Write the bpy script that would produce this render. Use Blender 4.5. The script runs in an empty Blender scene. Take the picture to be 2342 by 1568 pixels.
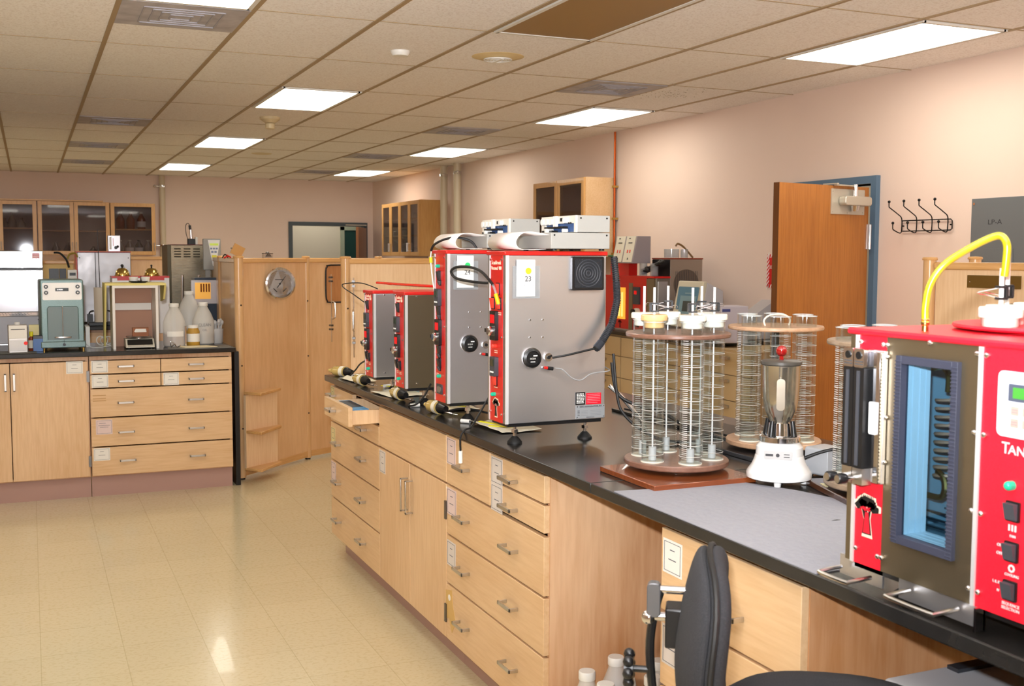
import bpy, bmesh, math, random
from mathutils import Vector, Matrix
random.seed(7)
PI = math.pi
sc = bpy.context.scene
C = sc.collection

# ------------------------------------------------------------------ camera
EYE = Vector((0, 0, 1.56575)); YAW = .412531; PITCH = .0787253; ROLL = -.0037274; FPX = 2520.0
_f = Vector((math.sin(YAW)*math.cos(PITCH), math.cos(YAW)*math.cos(PITCH), -math.sin(PITCH)))
_r = Vector((math.cos(YAW), -math.sin(YAW), 0)); _d = _f.cross(_r)
_r2 = math.cos(ROLL)*_r + math.sin(ROLL)*_d; _d2 = -math.sin(ROLL)*_r + math.cos(ROLL)*_d
camd = bpy.data.cameras.new('camera'); cam = bpy.data.objects.new('camera', camd); C.objects.link(cam)
m = Matrix((_r2, -_d2, -_f)).transposed().to_4x4(); m.translation = EYE
cam.matrix_world = m
camd.sensor_width = 36; camd.lens = FPX/2342*36; camd.clip_start = .05; camd.clip_end = 60
camd.dof.use_dof = True; camd.dof.focus_distance = 4.2; camd.dof.aperture_fstop = 9
sc.camera = cam
# ------------------------------------------------------------------ world, exposure, the camera's own flash
w = bpy.data.worlds.new('world'); sc.world = w; w.use_nodes = True
w.node_tree.nodes['Background'].inputs[0].default_value = (.8, .85, 1, 1)
w.node_tree.nodes['Background'].inputs[1].default_value = .05
sc.view_settings.view_transform = 'Standard'; sc.view_settings.look = 'None'
sc.view_settings.gamma = 1; sc.view_settings.use_curve_mapping = False
sc.view_settings.exposure = 0.1
PANEL_W = 9.0          # strength of the fluorescent diffusers
FLASH_W = 225.0        # the photographer's flash
fl = bpy.data.lights.new('camera_flash', 'AREA'); fl.shape = 'RECTANGLE'; fl.size = .07; fl.size_y = .04
fl.energy = FLASH_W; fl.color = (.95, .965, 1); fl.spread = math.radians(150)
flo = bpy.data.objects.new('camera_flash', fl); C.objects.link(flo)
flo.matrix_world = Matrix.Translation(Vector((-.05, .02, .13))) @ cam.matrix_world @ Matrix.Rotation(math.radians(48), 4, 'X')   # head tilted up
sc.cycles.use_adaptive_sampling = True
sc.cycles.max_bounces = 12; sc.cycles.transparent_max_bounces = 24
sc.cycles.transmission_bounces = 12; sc.cycles.glossy_bounces = 6; sc.cycles.diffuse_bounces = 5
sc.cycles.sample_clamp_indirect = 4; sc.cycles.caustics_reflective = False; sc.cycles.caustics_refractive = False

# ------------------------------------------------------------------ helpers
def at(px, py, ax, v):
    """point where the sight line of a photograph pixel meets the plane ax = v"""
    d = _r2*((px-1171)/FPX) + _d2*((py-784)/FPX) + _f
    k = 'xyz'.index(ax)
    return EYE + d*((v-EYE[k])/d[k])
def lin(c):
    return tuple((x/255/12.92 if x/255 <= .04045 else ((x/255+.055)/1.055)**2.4) for x in c) + (1,)
MT = {}
def mat(name, col, rough=.5, metal=0, noise=None, bump=0, emit=None, trans=0, ior=1.45, coat=0, alpha=1, spec=.5, sss=0):
    """principled material; noise = (scale, amount, second colour, stretch xyz) in object space"""
    if name in MT: return MT[name]
    mt = bpy.data.materials.new(name); mt.use_nodes = True; MT[name] = mt
    nt = mt.node_tree; b = nt.nodes['Principled BSDF']; col = lin(col)
    b.inputs['Base Color'].default_value = col
    b.inputs['Roughness'].default_value = rough; b.inputs['Metallic'].default_value = metal
    b.inputs['Specular IOR Level'].default_value = spec
    b.inputs['IOR'].default_value = ior; b.inputs['Transmission Weight'].default_value = trans
    b.inputs['Coat Weight'].default_value = coat; b.inputs['Alpha'].default_value = alpha
    if emit: b.inputs['Emission Color'].default_value = lin(emit[0]); b.inputs['Emission Strength'].default_value = emit[1]
    if noise:
        tc = nt.nodes.new('ShaderNodeTexCoord'); mp = nt.nodes.new('ShaderNodeMapping')
        mp.inputs['Scale'].default_value = noise[3]
        nz = nt.nodes.new('ShaderNodeTexNoise'); nz.inputs['Scale'].default_value = noise[0]; nz.inputs['Detail'].default_value = 5
        rp = nt.nodes.new('ShaderNodeValToRGB')
        rp.color_ramp.elements[0].position = .5-noise[1]/2; rp.color_ramp.elements[1].position = .5+noise[1]/2
        rp.color_ramp.elements[0].color = col; rp.color_ramp.elements[1].color = lin(noise[2])
        nt.links.new(tc.outputs['Object'], mp.inputs[0]); nt.links.new(mp.outputs[0], nz.inputs[0])
        nt.links.new(nz.outputs[0], rp.inputs[0]); nt.links.new(rp.outputs[0], b.inputs['Base Color'])
        if bump:
            bp = nt.nodes.new('ShaderNodeBump'); bp.inputs['Strength'].default_value = bump; bp.inputs['Distance'].default_value = .004
            nt.links.new(nz.outputs[0], bp.inputs['Height']); nt.links.new(bp.outputs[0], b.inputs['Normal'])
    return mt
def wood(name, base, dark, stretch, rough=.38, blotch=.5, coat=.15):
    """maple veneer: fine stretched grain over broad soft figure"""
    if name in MT: return MT[name]
    mt = mat(name, base, rough, coat=coat); nt = mt.node_tree; b = nt.nodes['Principled BSDF']
    tc = nt.nodes.new('ShaderNodeTexCoord')
    def nz(sx, sc_, det, dist=0):
        mp = nt.nodes.new('ShaderNodeMapping'); mp.inputs['Scale'].default_value = sx
        n = nt.nodes.new('ShaderNodeTexNoise'); n.inputs['Scale'].default_value = sc_; n.inputs['Detail'].default_value = det
        n.inputs['Distortion'].default_value = dist
        nt.links.new(tc.outputs['Object'], mp.inputs[0]); nt.links.new(mp.outputs[0], n.inputs[0]); return n
    g = nz(stretch, 9, 7, .3); q = nz(tuple(.35+s*.12 for s in stretch), 2.2, 3)
    r1 = nt.nodes.new('ShaderNodeValToRGB'); r1.color_ramp.elements[0].position = .32; r1.color_ramp.elements[1].position = .62
    r1.color_ramp.elements[0].color = lin(dark); r1.color_ramp.elements[1].color = lin(base)
    nt.links.new(g.outputs[0], r1.inputs[0])
    r2 = nt.nodes.new('ShaderNodeValToRGB'); r2.color_ramp.elements[0].position = .35; r2.color_ramp.elements[1].position = .65
    r2.color_ramp.elements[0].color = lin(dark); r2.color_ramp.elements[1].color = lin(base)
    nt.links.new(q.outputs[0], r2.inputs[0])
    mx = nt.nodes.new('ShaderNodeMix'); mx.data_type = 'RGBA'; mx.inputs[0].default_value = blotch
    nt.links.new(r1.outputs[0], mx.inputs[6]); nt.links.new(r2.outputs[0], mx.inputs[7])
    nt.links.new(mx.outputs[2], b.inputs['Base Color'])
    return mt
def brushed(name, col, rough=.28, stretch=(1, 1, 60), amt=.12):
    if name in MT: return MT[name]
    mt = mat(name, col, rough, .92); nt = mt.node_tree; b = nt.nodes['Principled BSDF']
    b.inputs['Anisotropic'].default_value = .6; b.inputs['Anisotropic Rotation'].default_value = .25
    tg = nt.nodes.new('ShaderNodeTangent'); tg.direction_type = 'RADIAL'; tg.axis = 'Z'; nt.links.new(tg.outputs[0], b.inputs['Tangent'])
    tc = nt.nodes.new('ShaderNodeTexCoord'); mp = nt.nodes.new('ShaderNodeMapping'); mp.inputs['Scale'].default_value = stretch
    n = nt.nodes.new('ShaderNodeTexNoise'); n.inputs['Scale'].default_value = 8; n.inputs['Detail'].default_value = 6
    n2 = nt.nodes.new('ShaderNodeTexNoise'); n2.inputs['Scale'].default_value = 3; n2.inputs['Detail'].default_value = 3
    nt.links.new(tc.outputs['Object'], mp.inputs[0]); nt.links.new(mp.outputs[0], n.inputs[0]); nt.links.new(tc.outputs['Object'], n2.inputs[0])
    ad = nt.nodes.new('ShaderNodeMath'); ad.operation = 'ADD'; nt.links.new(n.outputs[0], ad.inputs[0]); nt.links.new(n2.outputs[0], ad.inputs[1])
    mr = nt.nodes.new('ShaderNodeMapRange'); mr.inputs[1].default_value = .6; mr.inputs[2].default_value = 1.4
    mr.inputs[3].default_value = rough-amt/2; mr.inputs[4].default_value = rough+amt/2
    nt.links.new(ad.outputs[0], mr.inputs[0]); nt.links.new(mr.outputs[0], b.inputs['Roughness'])
    bp = nt.nodes.new('ShaderNodeBump'); bp.inputs['Strength'].default_value = .05; bp.inputs['Distance'].default_value = .002
    nt.links.new(n.outputs[0], bp.inputs['Height']); nt.links.new(bp.outputs[0], b.inputs['Normal'])
    return mt
def B(): return bmesh.new()
def box(bm, x0, y0, z0, x1, y1, z1):
    M = Matrix.Translation(((x0+x1)/2, (y0+y1)/2, (z0+z1)/2)) @ Matrix.Diagonal((abs(x1-x0), abs(y1-y0), abs(z1-z0), 1))
    bmesh.ops.create_cube(bm, size=1, matrix=M); return bm
def cyl(bm, p0, p1, r0, r1=None, n=16):
    p0, p1 = Vector(p0), Vector(p1); r1 = r0 if r1 is None else r1; d = p1-p0
    M = Matrix.Translation((p0+p1)/2) @ d.to_track_quat('Z', 'Y').to_matrix().to_4x4()
    bmesh.ops.create_cone(bm, cap_ends=True, segments=n, radius1=r0, radius2=r1, depth=d.length, matrix=M); return bm
def sph(bm, c, r, s=(1, 1, 1), n=16):
    bmesh.ops.create_uvsphere(bm, u_segments=n, v_segments=max(6, n//2), radius=r, matrix=Matrix.Translation(c) @ Matrix.Diagonal((*s, 1))); return bm
def lathe(bm, prof, c=(0, 0, 0), n=32, M=None):
    rings = []
    for r, z in prof:
        rings.append([bm.verts.new((c[0]+max(r, 1e-5)*math.cos(2*PI*k/n), c[1]+max(r, 1e-5)*math.sin(2*PI*k/n), c[2]+z)) for k in range(n)])
    for a, b_ in zip(rings, rings[1:]):
        for k in range(n): bm.faces.new((a[k], a[(k+1) % n], b_[(k+1) % n], b_[k]))
    if abs(prof[0][0]-prof[-1][0]) < .004 and abs(prof[0][1]-prof[-1][1]) < .0045: return bm      # a thin ring stays open
    if prof[0][0] > 1e-4: bm.faces.new(rings[0][::-1])
    if prof[-1][0] > 1e-4: bm.faces.new(rings[-1])
    return bm
def tube(bm, pts, r, n=8, sub=5, closed=False):
    P = [Vector(p) for p in pts]
    if sub > 1 and len(P) > 2:
        Q = []
        for i in range(len(P)-1):
            a = P[max(i-1, 0)]; b_ = P[i]; c = P[i+1]; d = P[min(i+2, len(P)-1)]
            for k in range(sub):
                t = k/sub
                Q.append(.5*((2*b_)+(c-a)*t+(2*a-5*b_+4*c-d)*t*t+(3*b_-a-3*c+d)*t**3))
        Q.append(P[-1]); P = Q
    rings = []; up = None
    for i, p in enumerate(P):
        t = (P[min(i+1, len(P)-1)]-P[max(i-1, 0)]).normalized()
        if up is None: up = t.orthogonal().normalized()
        up = (up - t*up.dot(t)).normalized(); s = t.cross(up)
        rr = r[min(i, len(r)-1)] if isinstance(r, (list, tuple)) else r
        rings.append([bm.verts.new(p+rr*(up*math.cos(2*PI*k/n)+s*math.sin(2*PI*k/n))) for k in range(n)])
    for a, b_ in zip(rings, rings[1:]):
        for k in range(n): bm.faces.new((a[k], a[(k+1) % n], b_[(k+1) % n], b_[k]))
    bm.faces.new(rings[0][::-1]); bm.faces.new(rings[-1]); return bm
def prism(bm, poly, ax, a0, a1):
    """extrude a 2D polygon: ax = axis of extrusion; poly in the two other axes in xyz order"""
    def v(u, w_, a): return {'x': (a, u, w_), 'y': (u, a, w_), 'z': (u, w_, a)}[ax]
    A = [bm.verts.new(v(u, w_, a0)) for u, w_ in poly]; D = [bm.verts.new(v(u, w_, a1)) for u, w_ in poly]
    bm.faces.new(A); bm.faces.new(D[::-1]); n = len(poly)
    for k in range(n): bm.faces.new((A[k], A[(k+1) % n], D[(k+1) % n], D[k]))
    return bm
def rbox(bm, x0, z0, x1, z1, r, y0, y1, seg=4):
    """rounded rectangle plate in XZ, thick in Y"""
    pts = []
    for cx, cz, a in ((x1-r, z1-r, 0), (x0+r, z1-r, 90), (x0+r, z0+r, 180), (x1-r, z0+r, 270)):
        for k in range(seg+1):
            t = math.radians(a+90*k/seg); pts.append((cx+r*math.cos(t), cz+r*math.sin(t)))
    return prism(bm, pts, 'y', y0, y1)
def xf(bm, M): bmesh.ops.transform(bm, matrix=M, verts=bm.verts); return bm
def rz(a): return Matrix.Rotation(math.radians(a), 4, 'Z')
def rx(a): return Matrix.Rotation(math.radians(a), 4, 'X')
def ry(a): return Matrix.Rotation(math.radians(a), 4, 'Y')
def tr(x, y, z): return Matrix.Translation((x, y, z))
FRONT = rx(90)          # text lies in XY: stand it up in XZ facing -Y
def text(bm, s, size, M, depth=.0004, align='CENTER', sx=1):
    cu = bpy.data.curves.new('t', 'FONT'); cu.body = s; cu.size = size; cu.extrude = depth; cu.align_x = align; cu.align_y = 'CENTER'
    cu.resolution_u = 2
    o = bpy.data.objects.new('t', cu); me = o.to_mesh()
    b2 = bmesh.new(); b2.from_mesh(me); bmesh.ops.transform(b2, matrix=M @ Matrix.Diagonal((sx, 1, 1, 1)), verts=b2.verts)
    me2 = bpy.data.meshes.new('t'); b2.to_mesh(me2); bm.from_mesh(me2); b2.free()
    bpy.data.meshes.remove(me2); o.to_mesh_clear(); bpy.data.objects.remove(o); bpy.data.curves.remove(cu); return bm
def obj(name, bm, mt, parent=None, split=False, **k):
    if split:
        out = None
        while bm.verts:
            seen = {bm.verts[0] if not hasattr(bm.verts, 'ensure_lookup_table') else (bm.verts.ensure_lookup_table() or bm.verts[0])}; st = list(seen)
            while st:
                for e in st.pop().link_edges:
                    for v in e.verts:
                        if v not in seen: seen.add(v); st.append(v)
            ids = {v.index for v in seen} if bm.verts.index_update() is None else set()
            c = bm.copy(); c.verts.ensure_lookup_table(); bmesh.ops.delete(c, geom=[v for v in c.verts if v.index not in ids], context='VERTS')
            out = obj(name, c, mt, parent, **k); bmesh.ops.delete(bm, geom=list(seen), context='VERTS')
        return out
    return obj1(name, bm, mt, parent, **k)
def obj1(name, bm, mt, parent=None, loc=(0, 0, 0), bev=0, label=None, smooth=True, rot=0, M=None, seg=2):
    pairs = bm if isinstance(bm, list) else [(bm, mt)]
    me = bpy.data.meshes.new(name); out = bmesh.new()
    for i, (b_, m_) in enumerate(pairs):
        for f in b_.faces: f.material_index = i
        bmesh.ops.recalc_face_normals(b_, faces=b_.faces)
        t = bpy.data.meshes.new('t'); b_.to_mesh(t); b_.free(); out.from_mesh(t); bpy.data.meshes.remove(t)
        me.materials.append(m_)
    if M is not None: bmesh.ops.transform(out, matrix=M, verts=out.verts)
    out.to_mesh(me); out.free()
    if smooth: me.shade_smooth(); me.set_sharp_from_angle(angle=math.radians(32))
    o = bpy.data.objects.new(name, me); C.objects.link(o); o.location = loc; o.rotation_euler = (0, 0, math.radians(rot))
    if parent: o.parent = parent
    if bev:
        md = o.modifiers.new('bevel', 'BEVEL'); md.width = bev; md.segments = seg; md.limit_method = 'ANGLE'; md.angle_limit = math.radians(50)
        md.harden_normals = False
    if label: o['label'] = label
    return o
def thing(name, label, cat, loc=(0, 0, 0), rot=0, group=None, M=None):
    o = bpy.data.objects.new(name, None); C.objects.link(o); o.empty_display_size = .05
    o.location = loc; o.rotation_euler = (0, 0, math.radians(rot)); o['label'] = label; o['category'] = cat
    if M is not None: o.matrix_world = M
    if group: o['group'] = group
    return o
def tag(o, label, cat, group=None, kind=None):
    o['label'] = label; o['category'] = cat
    if group: o['group'] = group
    if kind: o['kind'] = kind
    return o
def struct(name, bm, m_, **k):
    o = obj(name, bm, m_, **k); o['kind'] = 'structure'; return o
def copy_tree(root, loc, rot=None, label=None, group=None):
    def cp(o, par):
        c = o.copy(); C.objects.link(c); c.parent = par
        for ch in list(o.children): cp(ch, c)
        return c
    r = cp(root, None); r.location = loc
    if rot is not None: r.rotation_euler = (0, 0, math.radians(rot))
    if label: r['label'] = label
    if group: r['group'] = group
    return r

# ------------------------------------------------------------------ materials
maple_v = wood('maple_vertical', (226, 191, 150), (206, 165, 120), (9, 9, .7))
maple_h = wood('maple_horizontal', (226, 192, 150), (208, 168, 122), (.7, 9, 9))
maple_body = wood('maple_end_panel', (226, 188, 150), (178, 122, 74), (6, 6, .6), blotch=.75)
maple_pale = wood('maple_pale', (236, 204, 164), (222, 184, 140), (8, 8, .6), blotch=.4)
maple_round = wood('maple_round', (224, 184, 136), (206, 160, 108), (9, 9, .7), rough=.25, coat=.4)
oak_door = wood('oak_door', (176, 112, 48), (150, 90, 34), (12, 12, .5), rough=.4, blotch=.4)
oak_edge = wood('oak_edge', (112, 66, 28), (92, 52, 20), (12, 12, .5))
cab_oak = wood('wall_cabinet_oak', (214, 166, 104), (194, 142, 82), (9, 9, .7), rough=.3)
cherry = wood('stained_board', (132, 68, 32), (98, 44, 20), (.6, 9, 9), rough=.2, coat=.5)
walnut_disk = wood('mottled_brown_laminate', (124, 90, 74), (100, 68, 54), (6, 6, 6), rough=.35)
kick = mat('toe_kick_vinyl', (172, 138, 128), .35)
bench_blk = mat('black_epoxy', (30, 29, 28), .2, noise=(30, .5, (38, 36, 34), (1, 1, 1)))
handle_m = mat('satin_nickel', (205, 203, 200), .3, 1)
chrome = mat('chrome', (225, 225, 228), .08, 1)
steel = brushed('brushed_steel', (220, 220, 225), .33)
steel_dull = brushed('dull_steel', (196, 192, 188), .48)
bronze = brushed('smoky_steel', (140, 128, 106), .4)
greyst = mat('grey_strip', (132, 126, 120), .45, .6)
redp = mat('red_enamel', (196, 28, 22), .35, coat=.2)
redp2 = mat('bright_red_panel', (214, 20, 40), .4, noise=(400, .5, (222, 30, 50), (1, 1, 1)))
white = mat('white_plastic', (236, 235, 230), .4)
whitep = mat('white_enamel', (240, 240, 238), .18, coat=.4)
paper = mat('paper', (236, 234, 228), .7)
cloth = mat('cream_cloth', (232, 226, 206), .9, noise=(40, .6, (222, 214, 190), (1, 1, 1)), bump=.5)
ink = mat('print_ink', (60, 60, 62), .8)
inkl = mat('faint_print', (130, 128, 128), .8)
black = mat('black_plastic', (20, 20, 21), .35)
rubber = mat('black_rubber', (16, 16, 16), .55)
dgrey = mat('dark_grey_plastic', (58, 60, 66), .4)
gbox = mat('recorder_grey', (158, 157, 152), .5)
cream = mat('cream_plastic', (222, 216, 198), .45)
def thin_glass(name, tint, body=0, bcol=(200, 200, 200)):
    mt = bpy.data.materials.new(name); mt.use_nodes = True; MT[name] = mt; nt = mt.node_tree; nt.nodes.clear()
    o = nt.nodes.new('ShaderNodeOutputMaterial'); t = nt.nodes.new('ShaderNodeBsdfTransparent'); t.inputs[0].default_value = lin(tint)
    g = nt.nodes.new('ShaderNodeBsdfGlossy'); g.inputs['Roughness'].default_value = .03; f0 = nt.nodes.new('ShaderNodeLayerWeight'); f0.inputs[0].default_value = .5
    p_ = nt.nodes.new('ShaderNodeMath'); p_.operation = 'POWER'; p_.inputs[1].default_value = 3.5; nt.links.new(f0.outputs['Facing'], p_.inputs[0])
    f = nt.nodes.new('ShaderNodeMapRange'); f.inputs[3].default_value = .04; f.inputs[4].default_value = .7; nt.links.new(p_.outputs[0], f.inputs[0])
    m_ = nt.nodes.new('ShaderNodeMixShader'); nt.links.new(f.outputs[0], m_.inputs[0]); nt.links.new(t.outputs[0], m_.inputs[1]); nt.links.new(g.outputs[0], m_.inputs[2])
    if body:
        d = nt.nodes.new('ShaderNodeBsdfDiffuse'); d.inputs[0].default_value = lin(bcol); m2 = nt.nodes.new('ShaderNodeMixShader'); m2.inputs[0].default_value = body
        nt.links.new(m_.outputs[0], m2.inputs[1]); nt.links.new(d.outputs[0], m2.inputs[2]); nt.links.new(m2.outputs[0], o.inputs[0])
    else: nt.links.new(m_.outputs[0], o.inputs[0])
    return mt
glass = thin_glass('clear_glass', (250, 252, 252))
alu = mat('bright_aluminium', (238, 238, 240), .3, .5)
acryl = mat('amber_resin', (200, 172, 100), .12, alpha=.85, coat=.5)
tealled = mat('green_lamp', (20, 150, 120), .2, emit=((20, 170, 130), .35))
redled = mat('red_display', (190, 10, 16), .2, emit=((220, 10, 20), .5))
yellow = mat('yellow_plastic', (222, 214, 30), .4)
brass = mat('brass', (196, 168, 96), .2, 1)
clear = thin_glass('clear_film', (240, 242, 244), .18, (225, 230, 232))
# ================================================================== the room
RW, FW, LW, NW, CH = 5.11, 17.3, -4.6, -3.2, 2.74
def tilemat(name, col, col2, gap, size, gapw, rough, speck, coat=0, bump=0, axis=(0, 0)):
    mt = mat(name, col, rough, coat=coat); nt = mt.node_tree; b = nt.nodes['Principled BSDF']
    tc = nt.nodes.new('ShaderNodeTexCoord')
    n = nt.nodes.new('ShaderNodeTexNoise'); n.inputs['Scale'].default_value = speck; n.inputs['Detail'].default_value = 4
    nt.links.new(tc.outputs['Object'], n.inputs[0])
    rp = nt.nodes.new('ShaderNodeValToRGB'); rp.color_ramp.elements[0].position = .38; rp.color_ramp.elements[1].position = .5
    rp.color_ramp.elements[0].color = lin(col2); rp.color_ramp.elements[1].color = lin(col)
    nt.links.new(n.outputs[0], rp.inputs[0])
    if gapw:
        br = nt.nodes.new('ShaderNodeTexBrick'); br.offset = 0; br.inputs['Scale'].default_value = 1
        br.inputs['Brick Width'].default_value = size; br.inputs['Row Height'].default_value = size
        br.inputs['Mortar Size'].default_value = gapw; br.inputs['Mortar Smooth'].default_value = .3
        br.inputs['Color1'].default_value = (1, 1, 1, 1); br.inputs['Color2'].default_value = (.965, .96, .95, 1); br.inputs['Mortar'].default_value = (*[x for x in gap], 1)
        nt.links.new(tc.outputs['Object'], br.inputs[0])
        mx = nt.nodes.new('ShaderNodeMix'); mx.data_type = 'RGBA'; mx.blend_type = 'MULTIPLY'; mx.inputs[0].default_value = 1
        nt.links.new(rp.outputs[0], mx.inputs[6]); nt.links.new(br.outputs[0], mx.inputs[7]); nt.links.new(mx.outputs[2], b.inputs['Base Color'])
    else: nt.links.new(rp.outputs[0], b.inputs['Base Color'])
    if bump:
        bp = nt.nodes.new('ShaderNodeBump'); bp.inputs['Strength'].default_value = bump; bp.inputs['Distance'].default_value = .003
        nt.links.new(n.outputs[0], bp.inputs['Height']); nt.links.new(bp.outputs[0], b.inputs['Normal'])
    return mt
floor_m = tilemat('vinyl_floor', (214, 202, 168), (207, 193, 156), (.84, .82, .77), .3048, .0022, .2, 60, coat=.12)
ceil_m = tilemat('acoustic_tile', (246, 243, 242), (232, 226, 223), (1, 1, 1), 1, 0, .9, 90, bump=.8)
wall_m = mat('painted_wall', (230, 208, 194), .6, noise=(3, .8, (226, 203, 189), (1, 1, 1)))
struct('floor', box(B(), LW, NW, -.1, RW, FW, 0), floor_m)
struct('ceiling', box(B(), LW, NW, CH, RW, FW, CH+.1), ceil_m)
struct('wall_left', box(B(), LW-.1, NW, 0, LW, FW, CH), wall_m)
struct('wall_near', box(B(), LW, NW-.1, 0, RW, NW, CH), wall_m)
DY0, DY1, DH = 5.735, 6.66, 2.05        # doorway in the right wall
b = B(); box(b, RW, NW, 0, RW+.12, DY0, CH); box(b, RW, DY1, 0, RW+.12, FW, CH); box(b, RW, DY0, DH, RW+.12, DY1, CH)
struct('wall_right', b, wall_m)
b = B(); FX0, FX1 = 3.80, 4.95
box(b, LW, FW, 0, FX0, FW+.12, CH); box(b, FX1, FW, 0, RW, FW+.12, CH); box(b, FX0, FW, 2.03, FX1, FW+.12, CH)
struct('wall_far', b, wall_m)
hall_m = mat('hall_paint', (206, 200, 186), .6)
b = B(); box(b, FX0-1, FW+1.5, 0, RW+1, FW+1.6, CH); struct('wall_hall', b, hall_m)
b = B(); box(b, RW+1.3, 4.5, 0, RW+1.4, 8.0, CH); struct('wall_corridor', b, hall_m)
b = B(); box(b, FX0-1, FW+.12, -.1, RW+1, FW+1.6, 0); box(b, RW+.12, 4.5, -.1, RW+1.4, 8, 0); struct('floor_hall', b, floor_m)
struct('ceiling_hall', box(box(B(), FX0-1, FW+.12, CH, RW+1, FW+1.6, CH+.1), RW+.12, 4.5, CH, RW+1.4, 8, CH+.1), ceil_m)
hl = mat('added_hall_lamp', (255, 250, 240), .5, emit=((255, 246, 226), 7))
tag(obj('added_hall_light', box(B(), 4.0, FW+.5, CH-.02, 4.9, FW+1.1, CH), hl), 'added unseen ceiling light in the hall beyond the far doorway', 'ceiling light'); tag(obj('added_hall_light', box(B(), RW+.4, 5.6, CH-.02, RW+1.0, 6.8, CH), hl), 'added unseen ceiling light in the corridor behind the oak door', 'ceiling light')  # both lamps added out of view to brighten hall and corridor
# ceiling grid of dropped T bars
X0, DX, Y0, DY = -.194, .6096, 5.44, 1.17
grid_m = mat('grid_bar', (164, 142, 110), .5)
b = B()
for i in range(-7, 9):
    x = X0+DX*i; box(b, x-.012, NW, CH-.006, x+.012, FW, CH)
for j in range(-7, 11):
    y = Y0+DY*j
    if NW < y < FW: box(b, LW, y-.0035, CH-.003, RW, y+.0035, CH)
struct('trim_1', b, grid_m)
panel_m = mat('lit_diffuser', (255, 253, 240), .5, emit=((255, 250, 236), PANEL_W))
frame_m = mat('fixture_frame', (226, 224, 218), .4)
off_m = mat('unlit_amber_diffuser', (150, 118, 72), .5)
def cellbox(i, j0, j1, ins=.03): return X0+DX*i+ins, Y0+DY*j0+ins, X0+DX*(i+1)-ins, Y0+DY*j1-ins
def fixture(i, j, lit, label):
    x0, y0, x1, y1 = cellbox(i, j, j+1)
    t = thing('ceiling_light', label, 'ceiling light', ((x0+x1)/2, (y0+y1)/2, CH), group='recessed ceiling light panels')
    hx, hy = (x1-x0)/2, (y1-y0)/2
    b = B()
    for s in (-1, 1):
        box(b, s*hx-.012, -hy-.012, -.012, s*hx+.012, hy+.012, -.002); box(b, -hx, s*hy-.012, -.012, hx, s*hy+.012, -.002)
    obj('frame', b, frame_m, t)
    obj('diffuser', box(B(), -hx, -hy, -.008, hx, hy, -.003), panel_m if lit else off_m, t)
LL = [(3, 2, 'lit ceiling panel of the middle row, above the cream hanging alarm'), (3, 5, 'lit ceiling panel, second from the camera in the middle row, behind the hanging alarm'),
      (3, 8, 'lit ceiling panel at the far end of the middle row, nearest the upper cabinets'),
      (7, -1, 'large lit ceiling panel nearest the camera above the coat hooks'), (7, 2, 'lit ceiling panel by the right wall near the copper pipe'),
      (7, 5, 'lit ceiling panel by the right wall above the two white pipes'), (7, 8, 'lit ceiling panel above the far four door glass cabinet'),
      (1, -1, 'lit ceiling panel cut by the top edge, beside a grey vent'),
      (-3, -1, 'added ceiling panel out of sight left of the room'), (-3, 5, 'added ceiling panel out of sight far left'), (-1, -4, 'added unseen ceiling panel behind the camera to the left'), (-5, 2, 'added unseen ceiling panel at the hidden left wall'), (-3, 8, 'added ceiling panel out of sight at the far left corner'), (4, -4, 'added unseen ceiling panel behind the camera'), (3, -7, 'added unseen ceiling panel far behind the camera'), (7, -7, 'added unseen ceiling panel far behind the camera by the right wall'), (7, -4, 'added unseen ceiling panel behind the camera by the right wall')]  # panels on this line are out of view, added to light the room
for i, j, l in LL: fixture(i, j, True, l)
fixture(4, -1, False, 'unlit ceiling fixture with brown amber diffuser at the top edge')
vent_m = mat('dusty_vent', (196, 192, 196), .6, .1, noise=(9, .5, (158, 154, 160), (1, 1, 1)))
slat_m = mat('vent_slat', (168, 164, 170), .6, .1)
VL = [(1, 0, 'large dusty grey ceiling vent beside the lit panel at the top edge'), (1, 4, 'dusty ceiling vent, second from the camera in the left row'),
      (1, 6, 'dusty ceiling vent, third from the camera in the left row'), (1, 8, 'dusty ceiling vent at the far end of the left row'),
      (6, 1, 'dusty ceiling vent by the right wall in front of a lit panel, soot beside it'), (6, 3.5, 'dusty ceiling vent, second of the right row'),
      (6, 6, 'dusty ceiling vent, third of the right row'), (6, 8.3, 'faint ceiling vent at the far end of the right row')]
for i, j, l in VL:
    x0, y0, x1, y1 = cellbox(i, j, j+.5, .012)
    t = thing('ceiling_vent', l, 'vent', ((x0+x1)/2, (y0+y1)/2, CH), group='dusty ceiling vents'); hx, hy = (x1-x0)/2, (y1-y0)/2
    obj('plate', box(B(), -hx, -hy, -.008, hx, hy, -.002), vent_m, t)
    b = B()
    for k in range(4):
        s = .05+.045*k
        for a in (-1, 1): box(b, -s, a*s-.004, -.013, s, a*s+.004, -.008); box(b, a*s-.004, -s, -.013, a*s+.004, s, -.008)
    obj('louvre', b, slat_m, t, split=True)
t = thing('smoke_detector', 'small round white smoke detector on the ceiling tile left of the speaker', 'smoke detector', (1.995, 6.18, CH))
obj('base', lathe(B(), [(.0, -.03), (.045, -.028), (.055, -.012), (.055, 0)]), white, t)
t = thing('ceiling_speaker', 'round cream ceiling speaker with a perforated grille in front of the unlit fixture', 'speaker', (2.576, 6.11, CH))
obj('flange', lathe(B(), [(.06, -.016), (.105, -.012), (.155, -.001), (.155, 0)], n=48), mat('cream_metal', (222, 200, 150), .4), t)
b = B()
for k in range(5): lathe(b, [(.085-.016*k, -.022), (.079-.016*k, -.022), (.079-.016*k, -.016), (.085-.016*k, -.016), (.085-.016*k, -.022)], n=40)
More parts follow.
